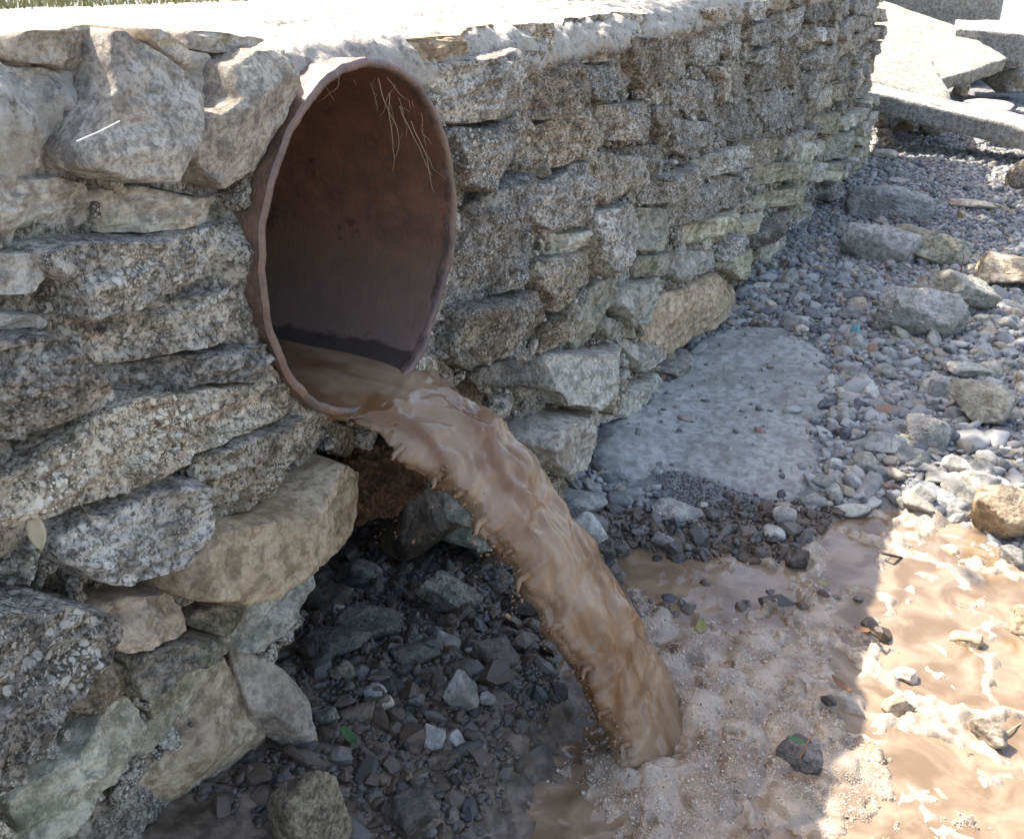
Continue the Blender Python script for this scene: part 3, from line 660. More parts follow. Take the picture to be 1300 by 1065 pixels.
# ------------------------------------------------------------------ water in the pipe and the falling jet
WZ = .706
def jet_xyz():
    n, m = 290, 130; VV = []; n0 = 84
    an = np.linspace(0, 2*np.pi, m, endpoint=False); ca, sa = np.cos(an), np.sin(an); us = []
    for i in range(n):
        if i < n0:                                          # the water lying in the pipe, up to its lip
            q = i/(n0-1); y = -.05+1.80*(.15*(1-q)+.85*(1-q)**2.2); zc = WZ-.015-.009*q**8; slope = 0.34*q**8; t = 0; u = .10
            cxx = PCX+.016*q**4; wdt = .262-.017*q**8; ex = .35+.45*q**6; us.append(.115-(y+.05))
        else:
            u = .10+.90*(i-n0+1)/(n-n0); ex = .8; us.append(u*1.15)
            t = (u-.10)/.90*.355; y = -.05-JV*t; zc = WZ-.024-.50*t-4.9*t*t*.86; slope = (.50+8.4*t)/JV
            q = t/.355; cxx = 1.43+.115*q; wdt = .245-.03*min(1, q*1.5)
        thk = .030+.050*min(1, max(0, (u-.1)/.3))
        nl = np.array([0, -slope, 1.0]); nl /= np.linalg.norm(nl); nl = np.array([0, nl[1], nl[2]])
        nl = np.array([0, -slope/math.hypot(1, slope), 1/math.hypot(1, slope)])
        dish = .035*max(0, 1-u*3.2)*(0 if i < n0 else min(1, (i-n0)/10))
        lat = np.sign(ca)*np.abs(ca)**ex*wdt/2; up = np.sign(sa)*np.abs(sa)**ex*thk/2
        up = np.where(sa < 0, up*1.25, up)+dish*(np.abs(lat)/(wdt/2))**2*np.where(sa < 0, 1, .0)
        VV.append(np.stack([cxx+lat, y+nl[1]*up, zc+nl[2]*up], 1))
    V = np.array(VV); su = np.array(us); s = su[:, None]/1.15
    Pn = np.stack([V[..., 0]*1.0, np.broadcast_to(s*1.15, V.shape[:2]), V[..., 2]*.0+np.sign(sa)[None]*.3], -1).reshape(-1, 3)
    Pn = Pn+np.stack([fbm(Pn+31, 5, 2), fbm(Pn+57, 5, 2), Pn[:, 0]*0], 1)*.035
    g = sstep(.06, .24, np.broadcast_to(s, V.shape[:2]).ravel())*1.1
    d = (fbm(Pn, 6, 3, .4)*.015+fbm(Pn*[1, .55, 1], 13, 3, .45, ridged=True)*.0065+fbm(Pn, 40, 2)*.0012)*(.13+g)
    cen = V.mean(1, keepdims=True); dr = (V-cen); dr /= np.linalg.norm(dr, axis=2, keepdims=True)+1e-9
    # direction: mostly through the thickness, edges sideways
    side = (np.abs(ca)**3)[None, :, None]; tl = np.array([0, -.6, .8]); updn = np.sign(sa)[None, :, None]*tl[None, None]
    dirn = dr*side+updn*(1-side)
    V = V+dirn*d.reshape(n, m, 1)
    # scalloped flying edges
    e1 = fbm(np.stack([np.zeros(n), su+.03*fbm(np.stack([su, su*0, su*0], 1), 9, 2), np.zeros(n)], 1)+4, 8, 5, .68)*.021
    e2 = fbm(np.stack([np.zeros(n), su+.03*fbm(np.stack([su, su*0, su*0], 1)+3, 9, 2), np.zeros(n)], 1)+9, 8, 5, .68)*.017
    gg = sstep(.14, .36, su)
    V[..., 0] += (e1*gg)[:, None]*np.clip(-ca, 0, 1)[None]**2*-1+(e2*gg)[:, None]*np.clip(ca, 0, 1)[None]**2
    return V.reshape(-1, 3), n, m
JV = 1.47
V, n, m = jet_xyz(); F = grid_faces(n, m, True)
jet = empty('water_jet', (1.48, -.3, 0)); tag(jet, 'thick stream of opaque brown muddy water pouring out of the rusty pipe', 'water')
wlink('falling_water', V, F, M['jet'], True, jet)

def ico(level):
    t = (1+5**.5)/2
    v = np.array([(-1,t,0),(1,t,0),(-1,-t,0),(1,-t,0),(0,-1,t),(0,1,t),(0,-1,-t),(0,1,-t),(t,0,-1),(t,0,1),(-t,0,-1),(-t,0,1)], float)
    f = np.array([(0,11,5),(0,5,1),(0,1,7),(0,7,10),(0,10,11),(1,5,9),(5,11,4),(11,10,2),(10,7,6),(7,1,8),(3,9,4),(3,4,2),(3,2,6),(3,6,8),(3,8,9),(4,9,5),(2,4,11),(6,2,10),(8,6,7),(9,8,1)])
    v /= np.linalg.norm(v, axis=1)[:, None]
    for _ in range(level):
        e = np.sort(np.concatenate([f[:, [0, 1]], f[:, [1, 2]], f[:, [2, 0]]]), 1); ue, inv = np.unique(e, axis=0, return_inverse=True); inv = inv.ravel()
        mid = (v[ue[:, 0]]+v[ue[:, 1]]); mid /= np.linalg.norm(mid, axis=1)[:, None]; k = len(f); a, b, c = inv[:k]+len(v), inv[k:2*k]+len(v), inv[2*k:]+len(v)
        f = np.concatenate([np.stack([f[:, 0], a, c], 1), np.stack([f[:, 1], b, a], 1), np.stack([f[:, 2], c, b], 1), np.stack([a, b, c], 1)]); v = np.concatenate([v, mid])
    return v, f
ICO = [ico(k) for k in range(6)]
def rots(n):
    q = rng.normal(size=(n, 4)); q /= np.linalg.norm(q, axis=1)[:, None]; a, b, c, d = q.T
    return np.stack([1-2*(c*c+d*d), 2*(b*c-a*d), 2*(b*d+a*c), 2*(b*c+a*d), 1-2*(b*b+d*d), 2*(c*d-a*b), 2*(b*d-a*c), 2*(c*d+a*b), 1-2*(b*b+c*c)], 1).reshape(n, 3, 3)
def scatter(P, S, variants, flat=.65, spin_only=False):
    """join many small stones at points P with sizes S into one vertex / face array"""
    VV, FF, TT = [], [], []; off = 0; which = rng.integers(0, len(variants), len(P))
    for k, (v, f) in enumerate(variants):
        I = np.nonzero(which == k)[0]
        if not len(I): continue
        sc_ = np.stack([rng.uniform(.8, 1.3, len(I)), rng.uniform(.6, 1., len(I)), rng.uniform(.45, .8, len(I))], 1)*S[I, None]
        a = rng.uniform(0, 6.28, len(I)); ti = rng.normal(0, .3, (len(I), 2))
        W = (v[None]*sc_[:, None])
        W = np.stack([W[..., 0], W[..., 1]-W[..., 2]*ti[:, :1], W[..., 2]+W[..., 1]*ti[:, :1]+W[..., 0]*ti[:, 1:]], -1)
        W = np.stack([W[..., 0]*np.cos(a)[:, None]-W[..., 1]*np.sin(a)[:, None], W[..., 0]*np.sin(a)[:, None]+W[..., 1]*np.cos(a)[:, None], W[..., 2]], -1)
        VV.append((W+P[I][:, None]).reshape(-1, 3)); FF.append((f[None]+(np.arange(len(I))*len(v))[:, None, None]).reshape(-1, 3)+off); TT.append(np.repeat(rng.random(len(I)), len(v))); off += len(I)*len(v)
    return np.concatenate(VV), np.concatenate(FF), np.concatenate(TT)
def rock_shape(level, sharp=10, planes=14, rough=.05, seed=None, squash=(1, .8, .6), fine=.0):
    g = np.random.default_rng(seed); v, f = ICO[level]
    n = g.normal(size=(planes, 3)); n /= np.linalg.norm(n, axis=1)[:, None]; d = g.uniform(.62, 1.0, planes)
    A = np.linalg.qr(g.normal(size=(3, 3)))[0]; n = np.concatenate([n, A, -A]); d = np.concatenate([d, g.uniform(.85, 1.05, 6)])
    q = np.clip(v@n.T, 0, None)/d; r = (q**sharp).sum(1)**(-1/sharp)
    off = g.random(3)*90
    r = r*(1+rough*fbm(v+off, 1.6, 4)+fine*fbm(v+off, 7, 4, .6, ridged=True))
    return v*r[:, None]*np.array(squash), f

RPa = np.array(RP); RV, RF, _ = scatter(RPa, rng.gamma(3, .0032, len(RPa))+.003, [rock_shape(1, 20, 8, .08, 700+k, (1, 1, 1)) for k in range(8)])
o = wlink('joint_rubble', RV, RF, M['lichen'], False); o['kind'] = 'stuff'

# splashes torn off the edges of the jet and drops around it
V0 = V.reshape(n, m, 3); DP, DS = [], []
for _ in range(420):
    i = int(rng.uniform(.42, 1)**.8*(n-1)); side = 65 if rng.random() < .72 else 0
    p = V0[i, side]; off = rng.exponential(.016); DP.append(p+[(-1 if side else 1)*off, rng.normal(0, .012), rng.normal(0, .015)-off*.3]); DS.append(rng.uniform(.0008, .0026)*(1+.9*(rng.random() > .85)))
for _ in range(160):                                        # splash crown where it lands
    a = rng.uniform(0, 6.28); d = rng.exponential(.07); DP.append([1.52+math.cos(a)*(.08+d), -.56+math.sin(a)*(.06+d), .01+rng.exponential(.03)]); DS.append(rng.uniform(.0008, .003))
for k in range(60):                          # drips below the lip
    p = on_wall(rng.choice([478, 484, 503])+rng.normal(0, 1.5), rng.uniform(625, 690), -.02); DP.append(p); DS.append(rng.uniform(.0008, .002))
DV, DF, _ = scatter(np.array(DP), np.array(DS), [ICO[1]])
o = wlink('droplets', DV, DF, M['jet'], True, jet); o['kind'] = 'stuff'
# curled fingers of water flung from the edge
for f, L, dn, r0 in ((.42,.016,.2,.0042),(.50,.026,.5,.0050),(.545,.018,-.3,.0040),(.60,.034,.35,.0050),(.66,.015,.1,.0040),(.70,.028,.6,.0045),(.78,.020,-.1,.0042),(.85,.030,.3,.0048),(.90,.016,.5,.0040),(.955,.024,.1,.0045)):
    k = int(f*(n-1)); p = V0[k, 65]; q = V0[k, 57]; d0 = np.array([-1, -.15, -dn]); d0 /= np.linalg.norm(d0)
    path = [q, p+d0*.001, p+d0*L*.45+[0, 0, .15*L], p+d0*L*.8, p+d0*L*1.02+[0, 0, .22*L], p+d0*L*1.1+[0, 0, .36*L]]
    Vt, Ft = tubes([(path, r0*1.7, r0*.45)], 0, 8); wlink('flung_water', Vt, Ft, M['jet'], True, jet)

# ------------------------------------------------------------------ foam
wx = np.arange(.85, 2.6, .005); wy = np.arange(-1.35, -.2, .005)
X, Y = np.meshgrid(wx, wy, indexing='ij'); X = X.ravel(); Y = Y.ravel(); P = np.stack([X, Y, X*0], 1)
fm = look(FOAM, X, Y)+.6*look(FOAMLINE, X, Y)+fbm(P, 6, 6, .65)*.9-.52+.25*np.exp(-np.hypot(X-1.62, Y+.68)/.25)
dj = np.hypot(X-1.55, Y+.56)
Wp = P[:, :2]+np.stack([fbm(P+5, 14, 3), fbm(P+9, 14, 3)], 1)*.012
dome = .034*np.exp(-((dj-.115)/.035)**2)*(.55+.9*np.abs(fbm(P, 16, 3)))
for k in range(420):                                       # billows of froth
    c = np.array([rng.uniform(.95, 2.45), rng.uniform(-1.2, -.3)]); near = math.hypot(c[0]-1.62, c[1]+.68)
    if rng.random() > math.exp(-near/.38): continue
    r = rng.uniform(.010, .055); d2 = ((Wp-c)**2).sum(1)/r**2; dome = np.maximum(dome, np.sqrt(np.clip(1-d2, 0, 1))*r*.62)
for cx0, cy0, r in ((1.66,-.62,.060),(1.70,-.70,.055),(1.60,-.72,.062),(1.53,-.74,.05),(1.76,-.64,.045),(1.44,-.70,.05),(1.68,-.80,.05),(1.80,-.72,.042),(1.50,-.85,.05),(1.62,-.90,.045),(1.38,-.80,.04),(1.86,-.66,.035)):
    d2 = ((Wp-[cx0, cy0])**2).sum(1)/r**2; dome = np.maximum(dome, np.sqrt(np.clip(1-d2, 0, 1))*r*.75)
z = WATER_Z-.006+np.clip(fm, -.4, .35)*.035+dome*sstep(-.22, .18, fm)*.62+fbm(P, 40, 3)*.0010
z -= np.exp(-(dj/.06)**2)*.03
F = grid_faces(len(wx), len(wy)); keep = z[F].max(1) > WATER_Z-.012
Vf = np.stack([X, Y, z], 1); tag(link('foam', mesh('foam', Vf, F[keep]), M['foam']), 'pale brown bubbly foam churned up where the jet lands in the stream', 'foam', kind='stuff')
ok = np.nonzero((fm > -.12) & (z > WATER_Z-.004) & (dj > .09) & (fbm(P, 9, 3) > -.25))[0]; pick = rng.choice(ok, 13000); S = rng.uniform(.0010, .0018, 13000)*(1+1.4*(rng.random(13000) > .96))
BP = Vf[pick]+np.stack([rng.uniform(-.003, .003, 13000), rng.uniform(-.003, .003, 13000), S*-.15], 1)
hv, hf = ICO[1]; hf = hf[hv[hf][:, :, 2].max(1) > -.1]; BV = (hv[None]*S[:, None, None]+BP[:, None]).reshape(-1, 3); BF = (hf[None]+(np.arange(13000)*len(hv))[:, None, None]).reshape(-1, 3)
tb = NT('bubble film'); tb.done((.38,.31,.235), .1, None, .8); M['bubble'] = tb.m
tag(link('foam_bubbles', mesh('foam_bubbles', BV, BF), M['bubble']), 'small shiny bubbles scattered over the brown foam', 'bubbles', kind='stuff')

# ------------------------------------------------------------------ boulders, each a thing of its own
def boulder(x0, y0, x1, y1, label, mat='grey', depth=1.0, zb=None, sharp=12, rough=.07, fine=.02, planes=14, seed=None, name='boulder', tall=None, level=None, cat='rock', group=None, roll=0.0, sink=.25, yaw=None, tiltx=0.0):
    """x0..y1: where the rock shows in the photograph; it is stood on the ground there at its real size"""
    xm, ym = (x0+x1)/2, (y0*.3+y1*.7)
    g = on_ground(xm, ym) if zb is None else on_ground(xm, ym, zb)
    for _ in range(3):
        if zb is None: g = on_ground(xm, ym, float(terrain(np.array([g[0]]), np.array([g[1]]))[0]))
    v = g-CAM; dist = v@FW; W_ = (x1-x0)/1300*dist; Hp = (y1-y0)/1300*dist
    # picture height = height*cos(down) + depth*sin(down)
    down = math.atan2(-v[2], math.hypot(v[0], v[1])); dp = W_*.7*depth; H_ = max((Hp-dp*math.sin(down)*.75)/math.cos(down), W_*.22) if tall is None else tall
    lv = level if level is not None else (5 if W_/dist*1300 > 55 else 4 if W_/dist*1300 > 26 else 3)
    V, F = rock_shape(lv, sharp*1.7 if sharp > 9 else sharp, max(6, planes-3) if sharp > 9 else planes, rough*.8, seed if seed is not None else int(xm*7+ym), (1, 1, 1), fine)
    V = V/np.abs(V).max(0); V = V*np.array([dp/2, W_/2, H_/2*(1+sink)])
    cr, sr = math.cos(roll), math.sin(roll); V = np.stack([V[:, 0], V[:, 1]*cr-V[:, 2]*sr, V[:, 1]*sr+V[:, 2]*cr], 1)
    cr, sr = math.cos(tiltx), math.sin(tiltx); V = np.stack([V[:, 0]*cr+V[:, 2]*sr, V[:, 1], -V[:, 0]*sr+V[:, 2]*cr], 1)
    az = math.atan2(v[1], v[0]); o = link(name, mesh(name, V, F), M[mat]); o.location = (g[0], g[1], g[2]+H_*.5*(1-sink)); o.rotation_euler = (0, 0, az+(yaw or 0))
    return tag(o, label, cat, group)
B = boulder
# left foot of the wall
B(95,835,338,1075, 'big angular boulder with dark top and tan face at the bottom left wall foot', 'plain', zb=.14, sharp=18, rough=.06, roll=-.45, fine=.015, planes=9, seed=12)
B(318,838,405,1010, 'brown pointed rock leaning on the right side of the big tan boulder', 'plain', zb=.14, roll=-.5, sharp=16, fine=.02, planes=8)
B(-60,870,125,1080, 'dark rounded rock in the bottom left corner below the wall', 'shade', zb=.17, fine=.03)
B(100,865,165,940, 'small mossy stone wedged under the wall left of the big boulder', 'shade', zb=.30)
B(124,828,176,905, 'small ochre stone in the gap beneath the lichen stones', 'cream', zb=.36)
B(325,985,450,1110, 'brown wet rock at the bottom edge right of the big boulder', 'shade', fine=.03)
B(470,1000,560,1070, 'dark wet slab at the bottom edge of the gravel', 'wet', fine=.03)
# under the jet
B(482,604,606,722, 'large dark wet block right behind the falling water', 'wet', zb=.10, sharp=22, rough=.04, depth=1.2)
B(425,702,496,752, 'round dark wet rock at the top of the gravel under the pipe', 'wet', sharp=9)
B(420,760,520,815, 'big muddy brown rock lying across the gravel below the deposit', 'wet', fine=.04, rough=.1, sharp=14, roll=.2)
B(495,812,560,848, 'low muddy brown stone in the middle of the wet gravel', 'wet', fine=.04)
B(524,726,618,786, 'rough tan wet rock slanting beneath the left edge of the jet', 'shade', roll=.35, fine=.05)
B(375,785,482,842, 'reddish brown wet rock in the middle of the dark gravel', 'wet', fine=.04)
B(376,738,455,782, 'flat dark rock under the overhanging pale wall stone', 'wet')
B(594,808,660,860, 'dark angular rock at the muddy water edge left of the jet', 'wet', sharp=16, fine=.03)
B(562,858,614,918, 'light grey broken rock standing in the wet gravel', 'grey', sharp=16, fine=.05)
B(534,922,572,958, 'lighter grey cracked stone at the bottom of the wet gravel', 'grey', sharp=18)
B(566,925,592,952, 'small grey stone touching the cracked stone', 'grey')
B(604,876,630,900, 'small grey stone right of the light broken rock', 'grey')
B(400,895,434,928, 'rough grey stone right of the pointed brown rock', 'shade', fine=.04)
B(416,838,460,868, 'flat brown stone below the reddish rock', 'shade')
B(480,884,504,906, 'tan pebble stone among the dark wet chips', 'plain')
B(652,750,704,782, 'half sunken dark rock behind the jet edge', 'wet')
# right of the jet
B(716,652,772,704, 'smooth round grey stone just right of the jet', 'grey', sharp=7, rough=.05, fine=.005)
B(750,686,782,726, 'reddish pointed wedge stone beside the round grey stone', 'wet', sharp=26, planes=6)
B(738,705,770,738, 'small rough wet stone under the round grey stone', 'wet')
B(772,685,800,722, 'dark wet slab standing right of the wedge stone', 'wet', sharp=18)
B(690,618,772,660, 'mud coated rock bridging the wall foot and the gravel', 'grey', fine=.05, rough=.1)
B(820,630,905,668, 'muddy grey ledge below the dark fine gravel', 'grey', fine=.05, rough=.1, tall=.03)
B(823,675,862,696, 'flat grey stone half in mud above the stream', 'grey', sharp=9)
B(900,688,930,708, 'small brown stone at the near edge of the stream', 'wet')
B(925,698,975,722, 'flat reddish stone lying in the stream edge', 'wet')
B(995,696,1030,736, 'dark wet stone standing in the stream', 'wet', sharp=18, planes=8)
B(968,668,998,690, 'light brown cobble above the dark stream stone', 'grey', sharp=8)
B(980,643,1012,672, 'round pale cobble at the tip of the dark gravel', 'grey', sharp=7)
B(1015,626,1052,650, 'smooth oval pale cobble, left one of the pile by the stream', 'grey', sharp=6, fine=.004)
B(1022,600,1062,622, 'long oval pale cobble on top of the pile by the stream', 'grey', sharp=6, fine=.004)
B(1048,618,1072,646, 'tall pale cobble in the middle of the pile by the stream', 'grey', sharp=7, fine=.004)
B(1056,634,1104,658, 'broad smooth cobble at the water edge beside the shadow line', 'grey', sharp=6, fine=.004)
B(1040,580,1074,606, 'grey angular cobble above the smooth cobble pile', 'grey')
B(1096,588,1130,614, 'flat pale cobble just inside the wall shadow', 'grey', sharp=8)
B(1148,616,1186,650, 'sunlit pointed grey stone by the stream', 'grey', sharp=16, planes=8)
B(1192,578,1232,612, 'sunlit flat grey stone above the red stone', 'grey', sharp=14)
B(1172,596,1212,618, 'sunlit pale flake stone in the cobble bank', 'palegrey')
B(1196,640,1240,660, 'flat reddish stone on the sunlit water edge', 'plain', tall=.03)
B(1206,622,1240,645, 'pale white stone on the sunlit bank', 'palegrey')
B(1230,618,1330,706, 'large tan rock at the right edge above the sunlit mud', 'plain', sharp=14, fine=.03)
B(1262,690,1300,722, 'grey stone in front of the large tan rock', 'grey')
B(1202,482,1292,554, 'large pale angular rock on the right cobble bank', 'palegrey', sharp=16, fine=.03)
B(1146,530,1216,582, 'pale knobbly rock left below the large angular rock', 'grey', fine=.05)
B(1098,548,1156,586, 'dusty grey flat rock in the cobbles', 'grey')
B(1104,372,1222,448, 'big grey limestone boulder in the middle right', 'palegrey', sharp=12, fine=.035, rough=.1, seed=5)
B(1156,346,1264,412, 'pale sunlit boulder leaning behind the grey limestone boulder', 'palegrey', sharp=14, fine=.03)
B(1052,288,1166,346, 'long pale flat topped boulder near the wall foot', 'palegrey', sharp=16, fine=.02, depth=.8)
B(1104,286,1228,346, 'greenish flat slab rock behind the pale flat boulder', 'cream', sharp=16, depth=.8, tall=.16)
B(1072,240,1190,288, 'dark grey pitted flat boulder near the far wall', 'grey', sharp=12, fine=.04, depth=.7)
B(1195,248,1262,270, 'low brown stone in the gravel behind the greenish slab rock', 'plain', tall=.05)
B(1224,322,1340,374, 'tan flat boulder at the right edge of the gravel', 'plain', sharp=15, fine=.03)
B(1264,205,1340,254, 'brown grey boulder at the right edge under the slab', 'shade', sharp=9)
B(1106,190,1142,206, 'white broken stone on the far gravel by the wall', 'palegrey')
B(1128,226,1158,236, 'small white chip stone sunlit on the far gravel', 'palegrey')
B(986,346,1014,372, 'white pointed stone at the foot of the wall', 'palegrey', sharp=14, roll=-.5)
B(994,400,1028,426, 'pale grey round stone on the crust edge', 'grey', sharp=8)
B(1060,392,1096,412, 'flat grey stone left of the grey limestone boulder', 'grey')
B(1186,452,1256,482, 'flat white sunlit stone between the large rocks', 'palegrey', tall=.05)
B(1170,478,1208,512, 'rounded grey stone left of the large pale angular rock', 'grey')
B(1062,518,1086,540, 'brown grey stone on the dry crust edge', 'grey')
B(1066,424,1092,440, 'flat blue grey stone in the middle of the gravel', 'grey')
# sunlit mud lumps
B(1112,878,1160,916, 'mud covered stone in the sunlit stream by the shadow line', 'plain', rough=.12)
B(1222,906,1276,950, 'dark sided stone in the sunlit mud at the lower right', 'plain', rough=.12)
B(1150,728,1210,750, 'flat mud crust lump in the sunlit water', 'plain', tall=.035, rough=.15)
B(1205,798,1250,826, 'pale mud lump in the sunlit stream', 'plain', rough=.15)
B(1188,692,1222,716, 'muddy stone near the sunlit bank', 'plain', rough=.12)
B(1280,770,1330,812, 'mud caked rock at the right edge of the stream', 'plain', rough=.12)
B(1126,848,1166,868, 'small mud capped stone in sunlight', 'plain', rough=.15, tall=.03)
B(985,915,1055,985, 'dark wet rock in the foam with a green leaf on it', 'wet', sharp=9, tall=.045, zb=0.0)
B(1040,880,1062,902, 'small dark stone peeking from the foam edge', 'wet')
o = B(1078,414,1092,434, 'small teal blue worn glass pebble among grey stones', 'teal', sharp=6, name='glass_pebble', cat='pebble')
B(856,760,872,776, 'single small black stone in the shaded stream', 'wet', name='stone', cat='stone')
B(948,400,978,420, 'flat olive brown stone at the wall foot', 'shade', tall=.03)

# rust stained sediment bulging below the pipe lip
V, F = rock_shape(5, 14, 9, .20, 3, (1, 1, 1), .07); V *= [.075, .10, .115]
c = on_wall(476, 602, .02); o = link('rust_deposit', mesh('rust_deposit', V, F), M['rustsoil']); o.location = c; tag(o, 'rusty brown crumbly deposit dripping below the pipe lip', 'deposit')

# medium loose stones: individuals
def loose(n, xr, yr, smin, smax, mats, mask, sharp, label, group, name, squash=(1, .8, .55)):
    shapes = [mesh(name, *rock_shape(3, sharp, 12, .08, 100+k, squash, .03)) for k in range(10)]; cnt = 0; tries = 0
    while cnt < n and tries < n*60:
        tries += 1; x, y = rng.uniform(*xr), rng.uniform(*yr)
        z0 = float(terrain(np.array([x]), np.array([y]))[0]); P = np.array([x, y, z0])
        if not mask(np.array([x]), np.array([y]))[0] or not in_view(P[None], 10)[0]: continue
        if rng.random() > min(1, 1.6/x): continue
        s = rng.uniform(smin, smax)*(rng.random()**.7+.4)
        me_ = shapes[cnt % 10]; key = mats[rng.integers(len(mats))]; cache = MC.setdefault((me_.name, key), None)
        if cache is None:
            cache = me_.copy(); cache.materials.clear(); cache.materials.append(M[key]); MC[(me_.name, key)] = cache
        o = bpy.data.objects.new(name, cache); col.objects.link(o); o.location = (x, y, z0+s*.18); o.rotation_euler = (rng.normal(0, .3), rng.normal(0, .3), rng.uniform(0, 6.28)); o.scale = (s,)*3
        lab = f"{'larger' if s > .62*smax else 'smaller'} {TONE[key]} {label}"
        k = min(LM, key=lambda q: (q[0]-x)**2+(q[1]-y)**2); tag(o, f"{lab} near the {k[2]}", 'stone', group); cnt += 1
MC = {}
TONE = dict(grey='grey', palegrey='pale', plain='tan', wet='dark', shade='brown')
LM = [(*on_ground(x, y)[:2], t) for x, y, t in ((1160,410,'grey limestone boulder'), (1110,318,'pale flat topped boulder'), (1130,265,'dark pitted boulder'), (1246,520,'large pale angular rock'),
  (1040,630,'smooth cobble pile'), (1280,660,'large tan rock'), (1000,360,'wall foot'), (940,520,'dried mud crust'), (1090,560,'dusty grey flat rock'), (1200,465,'flat white stone'), (1200,190,'far concrete slab'), (743,680,'round grey stone by the jet'),
  (545,665,'dark block behind the jet'), (430,815,'reddish brown wet rock'), (588,890,'light grey broken rock'), (570,755,'rough tan wet rock'), (627,835,'muddy water edge'), (400,900,'pointed brown rock'), (555,940,'cracked grey stone'), (420,760,'overhanging pale wall stone'), (900,690,'shaded stream edge'), (500,1040,'bottom wet slab'))]
dry = lambda x, y: (look(STREAM, x, y) < .15) & (look(CRUST, x, y) < .25) & (look(WETG, x, y) < .35) & (y < -.02)
wetm = lambda x, y: (look(STREAM, x, y) < .3) & (look(WETG, x, y) > .4) & (x < 2.6)
loose(60, (2.3, 5.5), (-1.6, -.55), .036, .062, ['palegrey','palegrey','grey'], dry, 20, 'angular broken rock', 'broken pale rocks on the right bank', 'rock')
loose(125, (2.2, 6.5), (-1.7, -.05), .022, .042, ['grey','grey','grey','palegrey','plain'], dry, 12, 'loose cobble', 'loose grey cobbles in the stream bed', 'cobble')
loose(110, (1.0, 2.6), (-.6, .3), .014, .026, ['wet','wet','wet','shade','grey'], wetm, 18, 'wet angular stone', 'dark wet stones below the pipe', 'stone')

# ------------------------------------------------------------------ pebbles and chippings
HI = [rock_shape(2, 15, 9, .08, 200+k, (1, 1, 1)) for k in range(8)]; MID = [rock_shape(1, 9, 9, .05, 300+k, (1, 1, 1)) for k in range(8)]; LOW = [rock_shape(0, 9, 8, 0, 400+k, (1, 1, 1)) for k in range(6)]
HIS = [rock_shape(1, 24, 9, .04, 500+k, (1, 1, 1)) for k in range(10)]
def field(n, xr, yr, size, mask, variants, name, mat, label, cat, xpow=1.0, lift=.15):
    x = xr[0]+(xr[1]-xr[0])*rng.random(n)**xpow; y = rng.uniform(*yr, n); z0 = terrain(x, y); P = np.stack([x, y, z0], 1)
    k = mask(x, y) & in_view(P, 300); P = P[k]; S = size(len(P), P); P[:, 2] += S*lift
    V, F, T = scatter(P, S, variants); me_ = mesh(name, V, F, variants is not HIS); uvl(me_, 'tint', T)
    print(name, len(P), len(F)); return tag(link(name, me_, M[mat]), label, cat, kind='stuff')
jit = lambda x, y: rng.random(len(x))
drym = lambda x, y: (look(STREAM, x, y) < .25) & (look(CRUST, x, y) < .12+.9*jit(x, y)**2.2*(.6+fbm(np.stack([x, y, x*0], 1), 7, 3))) & (look(WETG, x, y) < .5) & (y < .06) & (look(DARKG, x, y) < .5)
field(3900, (2.2, 5.0), (-2.5, .05), lambda n, P: rng.gamma(4, .0042, n)+.006, drym, HI, 'pebbles', 'pebble', 'dusty grey pebbles covering the dry stream bed', 'pebbles')
field(19000, (2.2, 5.5), (-2.5, .05), lambda n, P: rng.gamma(4, .0022, n)+.003, drym, MID, 'fine_pebbles', 'pebble', 'finer grey pebbles between the larger ones near the wall', 'pebbles')
field(32000, (4.8, 11.5), (-2.6, .4), lambda n, P: (rng.gamma(4, .0022, n)+.004)*(.6+P[:, 0]*.10), lambda x, y: (y < .03) | (x > 8.2), LOW, 'far_gravel', 'pebble', 'fine blue grey gravel reaching back to the concrete slab', 'gravel')
wm2 = lambda x, y: (look(STREAM, x, y) < np.where(x < 1.42, .95, .85-.6*(y < -.5))) & (look(WETG, x, y) > .45*jit(x, y)) & (x < 2.7)
field(2600, (.9, 2.7), (-.75, .38), lambda n, P: rng.gamma(4, .0028, n)+.004, wm2, HIS, 'wet_chippings', 'wetpebble', 'dark wet angular chippings under the pipe and along the water', 'chippings')
field(500, (1.7, 2.9), (-.95, -.1), lambda n, P: rng.gamma(4, .0030, n)+.005, lambda x, y: (look(STREAM, x, y) >= .4) & (look(FOAM, x, y) < .4) & (fbm(np.stack([x, y, x*0], 1), 4, 3)+.9*np.exp(-(y+.35)**2/.02) > .45), HIS, 'shallows_stones', 'wetpebble', 'muddy stones half sunk in the shallow shaded stream', 'stones')
field(12000, (.9, 2.8), (-.8, .38), lambda n, P: rng.gamma(4, .0012, n)+.002, wm2, LOW, 'wet_grit', 'wetpebble', 'dark wet grit between the chippings', 'grit')
field(13000, (2.2, 3.4), (-.65, .0), lambda n, P: rng.uniform(.0022, .004, n), lambda x, y: look(DARKG, x, y) > .4, LOW, 'dark_fine_gravel', 'wetpebble', 'patch of dark fine gravel at the edge of the dried mud', 'gravel')
field(260, (2.2, 4.2), (-.8, .0), lambda n, P: rng.gamma(3, .002, n)+.002, lambda x, y: look(CRUST, x, y) > .5, LOW, 'crust_grit', 'pebble', 'scattered grit on the dried mud crust', 'grit', lift=.0)

